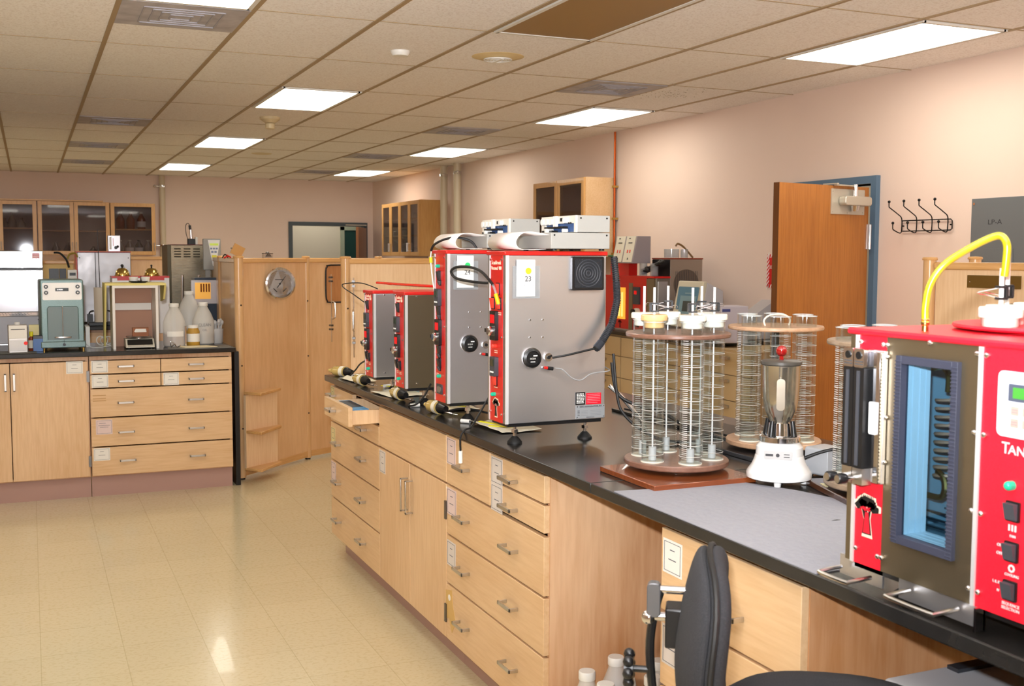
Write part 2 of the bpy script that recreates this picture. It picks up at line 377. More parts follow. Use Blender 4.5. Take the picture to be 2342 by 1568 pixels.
obj('grille', b, white, t); obj('crossbar', box(B(), -.008, -.07, -.026, .008, .07, -.02), white, t)
t = thing('hanging_alarm', 'cream heat alarm with a cone and drum hanging between two lit ceiling panels', 'alarm', (1.922, 9.57, CH))
am = mat('aged_cream', (214, 198, 160), .4)
obj('cone', lathe(B(), [(.04, -.05), (.085, -.02), (.085, 0)]), am, t); obj('drum', lathe(B(), [(.03, -.1), (.04, -.095), (.04, -.055), (.03, -.05)]), am, t)
tag(obj('ceiling_disc', lathe(B(), [(.11, -.006), (.12, 0)]), am, loc=(2.509, 13.0, CH)), 'flat round cream cap on the far ceiling', 'ceiling disc')
# soot stain on tile by the right vent
soot = mat('soot_specks', (150, 136, 122), .9)
b = B()
for k in range(70):
    x, y = 4.28+random.gauss(0, .12), 6.95+random.gauss(0, .16); box(b, x, y, CH-.0025, x+.005, y+.005, CH+.001)
struct('trim_2', b, soot)

# ---- right door with frame, closer, hinge
blue_fr = mat('blue_grey_frame', (84, 110, 134), .35)
fr = B()
box(fr, RW-.035, DY0-.05, 0, RW+.14, DY0, DH+.05); box(fr, RW-.035, DY1, 0, RW+.14, DY1+.05, DH+.05); box(fr, RW-.035, DY0, DH, RW+.14, DY1, DH+.05)
struct('trim_3', fr, blue_fr)
t = thing('door_1', 'open oak room door standing out from the right wall', 'door', (RW-.072, DY0-.0, 0), 11.5); t['kind'] = 'structure'
obj('door_slab', [(box(B(), -.862, -.022, .01, 0, .022, 2.02), oak_door), (box(B(), -.8635, -.0225, .01, -.862, .0225, 2.02), oak_edge)], None, t)
tm = mat('aluminium_paint', (196, 190, 176), .4, .5)
b = box(B(), -.38, -.028, 1.84, -.05, -.022, 2.0)
for x, z in ((-.365, 1.855), (-.065, 1.855), (-.365, 1.985), (-.22, 1.85)): cyl(b, (x, -.031, z), (x, -.028, z), .005, n=8)
cp = obj('closer_plate', b, tm, t)
b = rbox(B(), -.31, 1.895, -.045, 1.955, .02, -.085, -.028); obj('closer_body', b, tm, cp, bev=.006)
b = B(); cyl(b, (-.18, -.055, 1.86), (-.18, -.055, 1.895), .022, .03); cyl(b, (-.18, -.055, 1.955), (-.18, -.055, 2.03), .018, .014); obj('closer_spindle', b, chrome, cp)
b = B(); box(b, -.36, -.05, 2.018, -.17, -.03, 2.026); box(b, -.37, -.06, 2.026, -.35, .05, 2.034); obj('closer_arm', b, tm, cp)
b = B(); cyl(b, (.012, -.03, 1.62), (.012, -.03, 1.78), .011); box(b, -.02, -.03, 1.62, .03, -.025, 1.78); obj('hinge', b, chrome, t)
# ---- fire extinguisher sign, outlet
sred = mat('sign_red', (200, 16, 18), .5)
b1 = B(); box(b1, -.11, -.003, -.125, .11, 0, .125)
b2 = B()
for k in range(9):
    z = -.12+.03*k; prism(b2, [(-.11, z-.02), (-.082, z+.012), (-.082, z+.024), (-.11, z-.008)], 'y', -.004, -.003)
    prism(b2, [(.11, z+.02), (.082, z-.012), (.082, z-.024), (.11, z+.008)], 'y', -.004, -.003)
for k in range(7):
    for z in (-.125, .1): prism(b2, [(-.1+.03*k, z), (-.09+.03*k, z), (-.078+.03*k, z+.025), (-.088+.03*k, z+.025)], 'y', -.004, -.003)
text(b2, 'FIRE', .05, tr(0, -.0045, .07) @ FRONT, sx=1.1); text(b2, 'EXTINGUISHER', .034, tr(0, -.0045, .028) @ FRONT, sx=.66)
prism(b2, [(-.03, -.035), (.03, -.035), (0, -.085)], 'y', -.0045, -.003)
sg = obj('extinguisher_sign', [(b1, sred), (b2, white)], None, loc=(RW-.001, 6.76, 1.46), rot=-90)
tag(sg, 'red and white striped fire extinguisher sign half hidden behind the oak door', 'sign')
b1 = rbox(B(), -.035, -.057, .035, .057, .005, -.006, 0); b2 = B()
for z in (-.025, .025):
    rbox(b2, -.014, z-.014, .014, z+.014, .006, -.008, -.006)
tag(obj('outlet_plate', [(b1, mat('ivory', (216, 204, 160), .4)), (b2, cream)], None, loc=(RW, 6.8, 1.17), rot=-90), 'ivory double socket plate on the wall left of the oak door', 'outlet')
# ---- coat hooks
iron = mat('black_iron', (22, 20, 20), .4, .5)
t = thing('coat_rack', 'black wire coat rack with four double hooks on the right wall', 'coat rack', (RW, 5.26, 1.76), -90)
b = tube(B(), [(-.2, -.012, -.028), (.2, -.012, -.028), (.212, -.012, -.02), (.212, -.012, .028), (.2, -.012, .038), (-.2, -.012, .038), (-.205, -.012, .03), (-.205, -.012, -.028)], .0035, sub=1)
cyl(b, (-.2, 0, .005), (-.2, -.015, .005), .004); cyl(b, (.2, 0, .005), (.2, -.015, .005), .004)
obj('rail', b, iron, t)
for k in range(4):
    x = -.2+.128*k; b = B()
    tube(b, [(x, -.02, -.03), (x, -.02, .05), (x, -.055, .08), (x, -.12, .118), (x, -.127, .128), (x, -.127, .15)], .0035, sub=3)
    tube(b, [(x, -.02, -.01), (x, -.02, -.03), (x, -.035, -.04), (x, -.085, -.02), (x, -.092, -.005), (x, -.092, .018)], .0035, sub=3)
    sph(b, (x, -.127, .155), .009); sph(b, (x, -.092, .022), .009)
    obj('hook', b, iron, t)
# ---- electrical panel
gp = mat('panel_grey', (104, 108, 110), .45)
t = thing('electrical_panel', 'flat grey electrical panel marked LP-A on the right wall', 'electrical panel', (RW, 4.7, 1.1), -90)
b = box(B(), -.195, -.02, 0, .21, 0, .81)
obj('cover', b, gp, t, bev=.002)
b = box(B(), -.09, -.024, .05, .12, -.02, .52); obj('hatch', b, gp, t, bev=.001)
b = B(); cyl(b, (.1, -.03, .4), (.1, -.024, .4), .008); obj('latch', b, chrome, t)
obj('marking', text(B(), 'LP-A', .04, tr(-.02, -.0205, .67) @ FRONT, sx=1.3), ink, t)
b = B()
for x, z in ((-.175, .78), (.19, .78)): cyl(b, (x, -.023, z), (x, -.02, z), .008, n=10)
obj('screw', b, chrome, t, split=True)
# ---- pipes
pipe_m = mat('painted_pipe', (206, 192, 166), .35)
def pipe(x, y, r, z0, z1, label, clamps, side):
    t = thing('wall_pipe', label, 'pipe', (x, y, z0))
    obj('pipe', cyl(B(), (0, 0, 0), (0, 0, z1-z0), r, n=24), pipe_m, t)
    for z in clamps:
        b = B(); cyl(b, (0, 0, z-z0-.015), (0, 0, z-z0+.015), r+.006, n=24); cyl(b, (0, 0, z-z0), (side[0]*(r+.06), side[1]*(r+.06), z-z0), .012)
        sph(b, (side[0]*(r+.06), side[1]*(r+.06), z-z0), .022)
        obj('pipe_clamp', b, chrome, t)
pipe(5.03, 13.75, .048, 0, CH, 'left of the two cream pipes on the right wall', (2.62, 1.6), (-.3, -.9))
pipe(5.03, 13.25, .048, 0, CH, 'right of the two cream pipes on the right wall', (2.62, 1.6), (-.3, -.9))
pipe(1.845, 17.22, .045, 0, CH, 'cream pipe down the far wall beside the upper cabinets', (2.58, 1.7), (-1, 0))
copper = mat('copper', (190, 92, 44), .35, 1)
t = thing('copper_pipe', 'thin copper pipe down the right wall beside the oak cabinet', 'pipe', (5.075, 9.2, .96))
obj('pipe', cyl(B(), (0, 0, 0), (0, 0, 1.77), .011), copper, t)
b = B()
for z in (.3, .62, .95, 1.25): box(b, -.02, -.015, z, .035, .015, z+.02)
obj('bracket', b, brass, t, split=True)
b = lathe(B(), [(.012, 0), (.03, .005), (.03, .015), (.012, .02)], (-.03, 0, .6)); obj('valve_wheel', b, mat('green_wheel', (70, 110, 70), .5), t)

# ---- glazed cabinets on the walls
cglass = thin_glass('cabinet_glass', (214, 212, 216))
cab_in = mat('cabinet_inside', (200, 184, 176), .6)
def glazed(name, label, loc, rot, w, d, h, doors, shelves, stuff=None, body=None, cm=None):
    cm = cm or cab_oak
    t = thing(name, label, 'wall cabinet', loc, rot)
    b = B(); th = .02
    box(b, 0, .02, 0, th, d, h); box(b, w-th, .02, 0, w, d, h); box(b, th, .02, 0, w-th, d, th); box(b, th, .02, h-th, w-th, d, h)
    obj('carcass', b, body or cm, t); obj('back_panel', box(B(), th, d-.01, th, w-th, d, h-th), cab_in, t)
    for z in shelves: obj('shelf', box(B(), th, .05, z, w-th, d-.01, z+.018), cm, t)
    x = 0; hs = .055
    for k, (dw, hside) in enumerate(doors):
        b = B(); g = .003
        box(b, x+g, 0, g, x+hs, .02, h-g); box(b, x+dw-hs, 0, g, x+dw-g, .02, h-g); box(b, x+hs, 0, g, x+dw-hs, .02, hs); box(b, x+hs, 0, h-hs, x+dw-hs, .02, h-g)
        dr = obj('cabinet_door', b, cm, t, bev=.002)
        obj('pane', box(B(), x+hs, .008, hs, x+dw-hs, .012, h-hs), cglass, dr)
        hx = x+dw-.025 if hside > 0 else x+.025
        b = B(); cyl(b, (hx, 0, .07), (hx, -.025, .07), .004, n=8); cyl(b, (hx, 0, .17), (hx, -.025, .17), .004, n=8); cyl(b, (hx, -.025, .06), (hx, -.025, .18), .005, n=8)
        obj('handle', b, handle_m, dr)
        x += dw
    return t
CB = 1.56
glazed('glazed_cabinet', 'tall-standing glazed oak wall cabinet with four glass doors left of the cream pipes', (4.76, 15.66, CB), -90, 1.68, .35, .75, [(.42, 1), (.42, -1), (.42, 1), (.42, -1)], (.27, .5), body=cab_oak)
glazed('glazed_cabinet', 'glazed oak wall cabinet right beside the copper pipe', (4.76, 10.35, CB), -90, 1.13, .34, .745, [(.55, 1), (.58, -1)], (.36,), body=maple_h)
glazed('glazed_cabinet', 'glazed cabinet at the left frame edge on the far wall', (-.85, 16.95, CB), 0, .97, .35, .755, [(.48, 1), (.49, -1)], (.36,))
glazed('glazed_cabinet', 'glazed cabinet with two nearly empty doors in the middle of the far wall row', (.13, 16.95, CB), 0, .955, .35, .755, [(.475, 1), (.48, -1)], (.33,))
glazed('glazed_cabinet', 'single door glazed cabinet holding seven reagent bottles at the right end of the far row', (1.095, 16.95, CB), 0, .62, .35, .75, [(.62, 1)], (.36,))
tag(obj('cornice_board', box(B(), -.85, 16.94, 2.317, 1.0, 17.29, 2.335), cab_oak), 'thin oak board lying along the top of the far cabinets', 'board')
amberb = mat('amber_glass', (130, 52, 20), .08, coat=.5); darkb = mat('dark_glass', (40, 34, 32), .08, coat=.5); clearb = mat('pale_glass', (150, 140, 130), .1, coat=.5)
def bottle(x, y, z, h, r, m_, lab, cap, label, group, square=False):
    t = thing('reagent_bottle', label, 'bottle', (x, y, z), group=group)
    obj('body', lathe(B(), [(r*.9, 0), (r, .01), (r, h*.55), (r*.35, h*.85), (r*.35, h*.93)], n=20), m_, t)
    obj('cap', lathe(B(), [(r*.42, h*.9), (r*.42, h)], n=16), cap, t)
    if lab: obj('sticker', lathe(B(), [(r+.001, h*.12), (r+.001, h*.45)], n=20), paper, t)
for k, (x, m_, lab, c_, ds) in enumerate([(1.24, amberb, 0, cream, 'orange-brown bottle without a label, leftmost on the upper shelf'), (1.38, amberb, 0, cream, 'dark red-brown bottle in the middle of the upper shelf'), (1.53, amberb, 1, cream, 'orange bottle with a white label, right on the upper shelf')]):
    bottle(x, 17.1, 1.938, .25, .06, m_, lab, c_, ds+', far single door cabinet', 'bottles in the far cabinet')
for k, (x, m_, lab, c_, ds) in enumerate([(1.23, clearb, 0, cream, 'pale bottle, leftmost on the lower shelf'), (1.36, clearb, 1, cream, 'pale bottle with a cream label, second on the lower shelf'), (1.49, darkb, 1, black, 'dark bottle with a cream label on the lower shelf'), (1.62, clearb, 0, cream, 'bottle cut by the door frame, rightmost on the lower shelf')]):
    bottle(x, 17.1, CB+.02, .2, .058, m_, lab, c_, ds+', far single door cabinet', 'bottles in the far cabinet')
for k, (x, h, z, ds) in enumerate([(.36, .16, CB+.02, 'conical flask left in the middle glazed cabinet'), (.52, .16, CB+.02, 'conical flask right in the middle glazed cabinet'), (.86, .1, CB+.02, 'small glass vessel in the second door of the middle glazed cabinet'),
                              (-.2, .22, 1.938, 'pale jug in the left glazed cabinet on the upper shelf'), (-.08, .14, 1.938, 'small jar beside the jug on the upper shelf of the left glazed cabinet'), (-.3, .13, 1.938, 'small jar left of the jug on the upper shelf of the left glazed cabinet')]):
    b = lathe(B(), [(.055, 0), (.06, .01), (.055, h*.4), (.02, h*.8), (.022, h)], n=20)
    tag(obj('glass_flask', b, clearb, loc=(x, 17.1, z)), ds, 'flask', 'flasks in the far cabinets')
for k, (y, z, h, ds) in enumerate([(15.45, CB+.02, .2, 'white bottle bottom left in the four door cabinet'), (15.05, CB+.02, .16, 'white bottle in the second door of the four door cabinet'), (14.6, CB+.02, .1, 'short white jar in the third door of the four door cabinet'), (14.2, CB+.02, .18, 'dark bottle in the last door of the four door cabinet'),
                              (15.5, 1.848, .08, 'small dish on the lower shelf, left in the four door cabinet'), (15.1, 1.848, .1, 'small dish on the lower shelf, second door of the four door cabinet'), (14.55, 2.078, .08, 'small dish on the top shelf, third door of the four door cabinet')]):
    tag(obj('storage_jar', lathe(B(), [(.045, 0), (.05, .01), (.05, h*.75), (.035, h*.85), (.035, h)], n=16), clearb if k != 3 else darkb, loc=(4.92, y, z)), ds, 'jar', 'jars in the four door cabinet')
for k, (y, z0_, z1_, ds) in enumerate([(9.72, .4, .62, 'pale notice pinned inside the cabinet by the copper pipe, left'), (9.45, .42, .58, 'pale notice inside the cabinet by the copper pipe, right')]):
    tag(obj('notice_sheet', box(B(), 5.088, y-.12, CB+z0_, 5.09, y+.06, CB+z1_), paper), ds, 'notice')

# ---- far doorway
dkfr = mat('dark_blue_frame', (70, 80, 88), .4)
b = B(); box(b, FX0-.06, FW-.03, 0, FX0, FW+.14, 2.09); box(b, FX1, FW-.03, 0, FX1+.06, FW+.14, 2.09); box(b, FX0, FW-.03, 2.03, FX1, FW+.14, 2.09)
struct('trim_4', b, dkfr)
t = thing('door_2', 'brown wood door standing open at the far doorway', 'door', (FX1+.02, FW-.05, 0), 66); t['kind'] = 'structure'
obj('door_slab', box(B(), -.9, -.02, .01, 0, .02, 2.0), wood('brown_door', (134, 84, 46), (112, 68, 34), (12, 12, .5)), t)
b = B(); box(b, -.8, .02, 1.5, -.68, .024, 1.7); box(b, -.8, .02, 1.35, -.68, .024, 1.48); obj('notice', b, mat('yellow_notice', (190, 180, 90), .6), t)
t = thing('door_3', 'green glazed inner door in a grey frame beyond the far doorway', 'door', (5.1, FW+1.48, 0)); t['kind'] = 'structure'
b = B(); box(b, -.14, -.06, 0, -.08, 0, 2.06); box(b, .24, -.06, 0, .3, 0, 2.06); box(b, -.14, -.06, 2.0, .3, 0, 2.06)
obj('door_frame', b, mat('pale_green_frame', (158, 168, 150), .4), t); obj('door_leaf', box(B(), -.08, -.04, 0, .24, 0, 2.0), mat('dark_green', (34, 66, 62), .3), t)
tag(obj('closer_arm', box(B(), FX1-.32, FW-.12, 2.04, FX1+.02, FW-.09, 2.055), tm), 'silver door closer arm over the far doorway', 'door closer')
# ================================================================== benches and cabinets
BH = .95
hinge_m = mat('hinge_steel', (120, 118, 116), .35, 1)
border_m = mat('card_border', (90, 92, 100), .7)
def card_bm(w, h, lines, tint=None):
    """paper card with a printed border, XZ plane facing -Y, bottom left at origin"""
    a = box(B(), 0, -.0012, 0, w, 0, h); e = .006; f = .0012; b = B()
    for x0, z0, x1, z1 in ((e, e, w-e, e+f), (e, h-e-f, w-e, h-e), (e, e, e+f, h-e), (w-e-f, e, w-e, h-e)): box(b, x0, -.0018, z0, x1, -.001, z1)
    for k, (u0, u1, v) in enumerate(lines): box(b, w*u0, -.0018, h*v, w*u1, -.001, h*v+.0022)
    return [(a, tint or paper), (b, border_m)]
CL = [(.38, .62, .7), (.3, .7, .42)]
def pull(cx, z, parent, horiz=True, L=.1, out=.032, label=None):
    b = B()
    if horiz:
        box(b, cx-L/2, -out, z-.006, cx+L/2, -out+.005, z+.006)
        box(b, cx-L/2, -out, z-.006, cx-L/2+.006, 0, z+.006); box(b, cx+L/2-.006, -out, z-.006, cx+L/2, 0, z+.006)
    else:
        box(b, cx-.006, -out, z-L/2, cx+.006, -out+.005, z+L/2)
        box(b, cx-.006, -out, z-L/2, cx+.006, 0, z-L/2+.006); box(b, cx-.006, -out, z+L/2-.006, cx+.006, 0, z+L/2)
    return obj('handle', b, handle_m, parent, bev=.001)
def cabinet(label, loc, rot, w, depth, items, top=.918, kickh=.1, kickin=.075, body=None, kickmat=None, z0=.1, group=None, frame=True):
    """items: dicts of kind, x0,x1,z0,z1,(handles),(card),(open),(hinge)"""
    t = thing('lab_cabinet', label, 'cabinet', loc, rot, group)
    b = B(); th = .018
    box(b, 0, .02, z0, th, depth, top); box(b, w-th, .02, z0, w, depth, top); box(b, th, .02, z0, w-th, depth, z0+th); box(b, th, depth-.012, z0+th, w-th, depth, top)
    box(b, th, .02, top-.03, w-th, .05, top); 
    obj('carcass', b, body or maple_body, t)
    obj('toe_kick', box(B(), 0, kickin, 0, w, kickin+.015, kickh), kickmat or kick, t)
    for it in items:
        x0, x1, a, c = it['x0'], it['x1'], it['z0'], it['z1']; g = .0025; op = it.get('open', 0)
        k = it['k']
        if k == 'drawer':
            d = obj('drawer', box(B(), x0+g, -op, a+g, x1-g, .02-op, c-g), maple_h, t, bev=.0015)
            if op:
                b = B(); h = c-.02
                box(b, x0+.015, .02-op, a+.01, x0+.027, .3, h); box(b, x1-.027, .02-op, a+.01, x1-.015, .3, h); box(b, x0+.027, .02-op, a+.01, x1-.027, .3, a+.018)
                obj('drawer_box', b, maple_pale, d)
        elif k == 'door':
            d = obj('cabinet_door', box(B(), x0+g, 0, a+g, x1-g, .02, c-g), maple_v, t, bev=.0015)
            if 'hinge' in it:
                hx = x1 if it['hinge'] > 0 else x0; b = B()
                for z in (a+.1, c-.1): box(b, hx-.008, -.006, z-.035, hx+.008, .002, z+.035)
                obj('hinge', b, hinge_m, d, split=True)
        else: d = obj('fascia_panel', box(B(), x0+g, 0, a+g, x1-g, .02, c-g), maple_h, t, bev=.0015)
        for hx in it.get('h', []): pull(hx, it.get('hz', (a+c)/2), d).location.y = -op
        if 'v' in it: pull(it['v'], it['vz'], d, False, L=it.get('vl', .12))
        for (cx, cz, cw, ch, ln, tint) in it.get('cards', []):
            cbm = card_bm(cw, ch, ln, tint); obj('label_card', cbm, None, d, loc=(cx, -.0005-op, cz), smooth=False)
        for ex in it.get('extra', []): ex(d)
    return t
pinkp = mat('pinkish_paper', (222, 200, 196), .6); yelp = mat('yellowed_paper', (220, 204, 150), .6); tornp = mat('worn_paper', (214, 206, 200), .6)
FXN = 1.42
def D(x0, x1, z0, z1, h, cards=[], **k): return dict(k='drawer', x0=x0, x1=x1, z0=z0, z1=z1, h=h, cards=cards, **k)
# unit at the far end: eight drawers, one pulled open
w1 = .868
cabinet('maple cabinet at the far bench end with one top drawer pulled open', (FXN, 5.60, 0), -90, w1, .62, [
    D(0, .43, .803, .895, [.06], [(.012, .8, .07, .09, CL, yelp)]), D(.43, w1, .803, .895, [.34+.26], open=.14),
    D(0, .43, .71, .8, [.215]), D(.43, w1, .71, .8, [.62]),
    D(0, w1, .51, .707, [.15, .61], [(.01, .58, .085, .1, CL, yelp)]), D(0, w1, .312, .507, [.15, .6], [(-.01+.02, .4, .09, .1, CL, pinkp)], ),
    D(0, w1, .112, .309, [.15, .6])], group=None)
w2 = .873
sink = cabinet('maple cabinet with plain fascia over two doors, middle of the near bench', (FXN, 4.732, 0), -90, w2, .62, [
    dict(k='panel', x0=0, x1=w2, z0=.712, z1=.895), dict(k='door', x0=0, x1=.437, z0=.112, z1=.709, v=.405, vz=.575, vl=.14, cards=[(.012, .6, .085, .1, CL, tornp)]),
    dict(k='door', x0=.437, x1=w2, z0=.112, z1=.709, v=.468, vz=.575, vl=.14, hinge=1)])
w3 = .865
def glue(d):
    b = B(); prism(b, [(-.005, .3), (.06, .315), (.07, .26), (.1, .2), (.06, .15), (.03, .2), (0, .19)], 'y', -.001, 0)
    obj('glue_stain', b, mat('old_glue', (206, 168, 100), .4), d); obj('adhesive_dot', cyl(B(), (.035, -.0018, .28), (.035, 0, .28), .012), paper, d)
cabinet('maple drawer cabinet at the knee space end of the near bench with a glue stain', (FXN, 3.858, 0), -90, w3, .62, [
    D(0, .43, .712, .9, [.19], [(.012, .79, .09, .1, CL, pinkp)], hz=.802),
    D(.43, w3, .81, .9, [.615], [(.445, .8, .095, .092, CL, tornp)], hz=.842), D(.43, w3, .717, .807, [.615], [(.445, .708, .095, .092, CL, tornp)], hz=.749),
    D(0, w3, .52, .709, [.19, .62], [(.012, .6, .095, .1, CL, pinkp)]), D(0, w3, .332, .517, [.19, .62], [(.012, .405, .09, .095, CL, tornp)]), D(0, w3, .112, .329, [.19, .62], extra=[glue])])
w4 = .546
cabinet('narrow maple drawer cabinet between the two knee spaces behind the chair', (FXN, 2.315, 0), -90, w4, .62, [
    D(0, w4, .69, .9, [.3], [(.012, .79, .085, .085, CL, paper)], hz=.77), D(0, w4, .5, .687, [.3], [(.012, .56, .09, .1, CL, tornp)]), D(0, w4, .31, .497, [.3]), D(0, w4, .112, .307, [.3])])
w5 = .9
cabinet('maple cabinet under the bench at the right frame edge', (FXN, .9, 0), -90, w5, .62, [D(0, w5, .7, .9, [.3, .6]), D(0, w5, .112, .697, [.3, .6])])
struct('trim_5', box(B(), 2.04, 0, .0, 2.055, 3.0, .915), maple_body)     # back panel of the knee spaces
# second half of the island behind
for k, (y, l) in enumerate([(5.6, 'far'), (4.13, 'middle'), (2.66, 'near')]):
    cabinet(f'maple cabinet backing the near bench, {l} section facing the oak door', (2.40, y-1.46, 0), 90, 1.46, .33, [D(0, .73, .5, .9, [.36]), D(.73, 1.46, .5, .9, [1.1]), D(0, .73, .112, .497, [.36]), D(.73, 1.46, .112, .497, [1.1])])
def slab(name, x0, y0, x1, y1, label, th=.03):
    return tag(obj(name, box(B(), x0, y0, BH-th, x1, y1, BH), bench_blk, bev=.003), label, 'countertop')
slab('countertop', 1.385, 2.63, 2.46, 5.585, 'black epoxy countertop under the numbered red chambers, joined near the tube racks')
slab('countertop', 1.385, -.9, 2.46, 2.627, 'black epoxy countertop carrying the grey mat and the large red chamber')
t = thing('trough_sink', 'shallow black trough outlet on the bench behind the red chambers', 'sink', (2.22, 3.25, BH))
obj('rim', [(box(B(), -.1, -.35, 0, .1, .6, .012), bench_blk)], None, t, bev=.003)
b = box(B(), -.07, -.3, .012, .07, .55, .016); obj('basin', b, black, t)
# left bench
LBY = 7.5
def strip_stain(d):
    b = B()
    for z in (.66, .64, .625): box(b, .335-.32, -.0008, z, .395-.32+.02, 0, z+.006)
    obj('tape_residue', b, mat('residue', (188, 146, 96), .6), d)
wL = .895
cabinet('maple drawer cabinet at the right end of the left bench with seven labelled drawers', (.335, LBY, 0), 0, wL, .66, [
    D(0, .437, .8, .888, [.22], [(.012, .81, .1, .078, CL, paper)], hz=.848), D(.437, wL, .8, .888, [.66], hz=.846),
    D(0, .437, .71, .797, [.22], [(.012, .714, .1, .082, CL, paper)], hz=.752), D(.437, wL, .71, .797, [.66], [(.452, .712, .098, .082, CL, paper)], hz=.75),
    D(0, wL, .52, .707, [.215, .655], hz=.613, extra=[strip_stain]), D(0, wL, .33, .517, [.215, .655], [(.03, .41, .1, .095, [(.2, .6, .75), (.15, .85, .6), (.25, .75, .48)], pinkp)], hz=.421),
    D(0, wL, .14, .327, [.22, .66], [(.012, .24, .1, .082, CL, paper)], hz=.235)], top=.92, kickh=.135, z0=.135, kickin=.05)
cabinet('maple two door cabinet on the left bench cut by the frame edge', (-.575, LBY, 0), 0, .905, .66, [
    dict(k='door', x0=0, x1=.447, z0=.14, z1=.888, v=.42, vz=.77, vl=.11), dict(k='door', x0=.447, x1=.9, z0=.14, z1=.888, v=.47, vz=.77, vl=.11, hinge=1, cards=[(.447+.325, .81, .1, .078, CL, paper)])], top=.92, kickh=.135, z0=.135, kickin=.05)
cabinet('maple two door cabinet under the left bench outside the frame', (-1.485, LBY, 0), 0, .905, .66, [
    dict(k='door', x0=0, x1=.45, z0=.14, z1=.888, v=.42, vz=.77), dict(k='door', x0=.45, x1=.9, z0=.14, z1=.888, v=.48, vz=.77)], top=.92, kickh=.135, z0=.135, kickin=.05)
tag(obj('countertop', box(B(), -1.5, LBY-.045, .92, 1.25, 8.22, BH), bench_blk, bev=.004), 'black countertop of the left bench under the green balance and jugs', 'countertop')
# bench in the back room part
tag(obj('countertop', box(B(), -2.2, 10.05, .92, 1.46, 11.1, BH), bench_blk, bev=.004), 'black countertop of the second bench behind the left one, under the steel cabinets', 'countertop')
cabinet('maple cabinet carrying the second bench behind the left one', (-.66, 10.1, 0), 0, 2.1, .9, [D(0, 1.05, .12, .9, [.5]), D(1.05, 2.1, .12, .9, [1.5])], top=.92)
# wall bench on the right
tag(obj('countertop', box(B(), 4.43, 6.68, .92, 5.1, 15.8, BH), bench_blk, bev=.004), 'black countertop along the right wall under the red oven and monitor', 'countertop')
tan = mat('tan_steel', (196, 172, 132), .45)
for k in range(4):
    y = 8.55-k*.6
    t = thing('lab_cabinet', ['tan steel drawer cabinet under the wall bench, nearest the copper pipe', 'tan steel drawer cabinet under the wall bench below the red oven', 'tan steel drawer cabinet under the wall bench below the monitor', 'tan steel drawer cabinet under the wall bench nearest the oak door'][k], 'cabinet', (4.46, y, 0), -90)
    obj('carcass', box(B(), 0, .02, .1, .595, .6, .918), tan, t)
    if k == 3: pass
    for z0_, z1_ in ((.12, .34), (.345, .56), (.565, .74), (.745, .9)):
        d = obj('drawer', box(B(), .005, 0, z0_, .59, .02, z1_), tan, t, bev=.002); obj('handle', rbox(B(), .25, z1_-.05, .35, z1_-.03, .004, -.02, 0), handle_m, d)
    obj('toe_kick', box(B(), 0, .08, 0, .595, .1, .1), kick, t)

# ================================================================== partition screens
trim_w = wood('maple_rail', (222, 176, 118), (198, 146, 84), (.8, 9, 9), rough=.3, coat=.3)
def post(x, y, r, h, label):
    t = thing('screen_post', label, 'post', (x, y, 0), group='round maple posts of the partition screens')
    obj('shaft', cyl(B(), (0, 0, .012), (0, 0, h), r, n=28), maple_round, t)
    obj('cap', lathe(B(), [(r*1.15, h), (r*1.25, h+.006), (r*1.1, h+.014), (0.001, h+.016)], n=28), trim_w, t)
    obj('foot', cyl(B(), (0, 0, 0), (0, 0, .012), r*.8, n=20), rubber, t)
    b = B(); a = math.atan2(-y, -x)+.45
    for z in (1.22, .8, .36): 
        p = Vector((math.cos(a), math.sin(a), 0)); cyl(b, Vector((0, 0, z))+p*(r-.002), Vector((0, 0, z))+p*(r+.001), .006, n=10)
    obj('bolt_hole', b, black, t, split=True)
    return t
PT = 1.545
def screen(p, q, label, h=PT, m_=None, z0=.03, extra=None):
    p, q = Vector(p), Vector(q); L = (q-p).length; a = math.degrees(math.atan2(q.y-p.y, q.x-p.x))
    t = thing('partition_screen', label, 'partition', (p.x, p.y, 0), a)
    obj('panel', box(B(), .02, -.012, z0, L-.02, .012, h-.03), m_ or maple_pale, t)
    obj('top_rail', box(B(), .01, -.022, h-.035, L-.01, .022, h), trim_w, t, bev=.006)
    obj('bottom_rail', box(B(), .01, -.016, z0-.01, L-.01, .016, z0+.035), trim_w, t)
    if extra: extra(t, L)
    return t
mp_ = wood('maple_screen', (232, 192, 146), (210, 164, 116), (5, 5, .6), rough=.35, blotch=.65)
P1, P2, P3 = (1.325, 7.745), (1.93, 8.33), (1.895, 7.05)
post(*P1, .031, PT, 'round maple post nearest the left bench corner, carrying corner shelves')
post(*P2, .026, PT, 'round maple post right of the barometer')
post(*P3, .031, PT, 'bright round maple post in front of the black-edged hatch')
PA, PC_ = (1.405, 9.0), (1.62, 10.95)
post(*PA, .027, PT, 'narrow maple post behind the jugs, second from the shelf post'); post(*PC_, .03, PT, 'maple post beside the controller, farthest left of the screens')
screen(P1, P2, 'curved-run maple screen carrying the round barometer', m_=mp_)
P2b = (2.62, 8.72)
def hatch(t, L):
    b = B(); pts = [(.19, .3), (.19, .0), (.22, -.03), (.6, -.03), (.6, 0)]
    tube(b, [(.6, -.018, 1.2), (.24, -.018, 1.2), (.205, -.018, 1.215), (.19, -.018, 1.25), (.19, -.018, 1.44), (.205, -.018, 1.475), (.24, -.018, 1.49), (.6, -.018, 1.49)], .006, sub=2)
    obj('hatch_gasket', b, rubber, t); obj('hatch_cover', rbox(B(), .19, 1.2, .7, 1.49, .03, -.016, -.012), wood('hatch_wood', (190, 134, 84), (170, 112, 66), (5, 5, 1)), t)
screen(P2, P2b, 'maple screen with a black-edged hatch right of the barometer', m_=mp_, extra=hatch)
screen((3.35, 7.05), P3, 'pale maple screen behind the small red chambers')
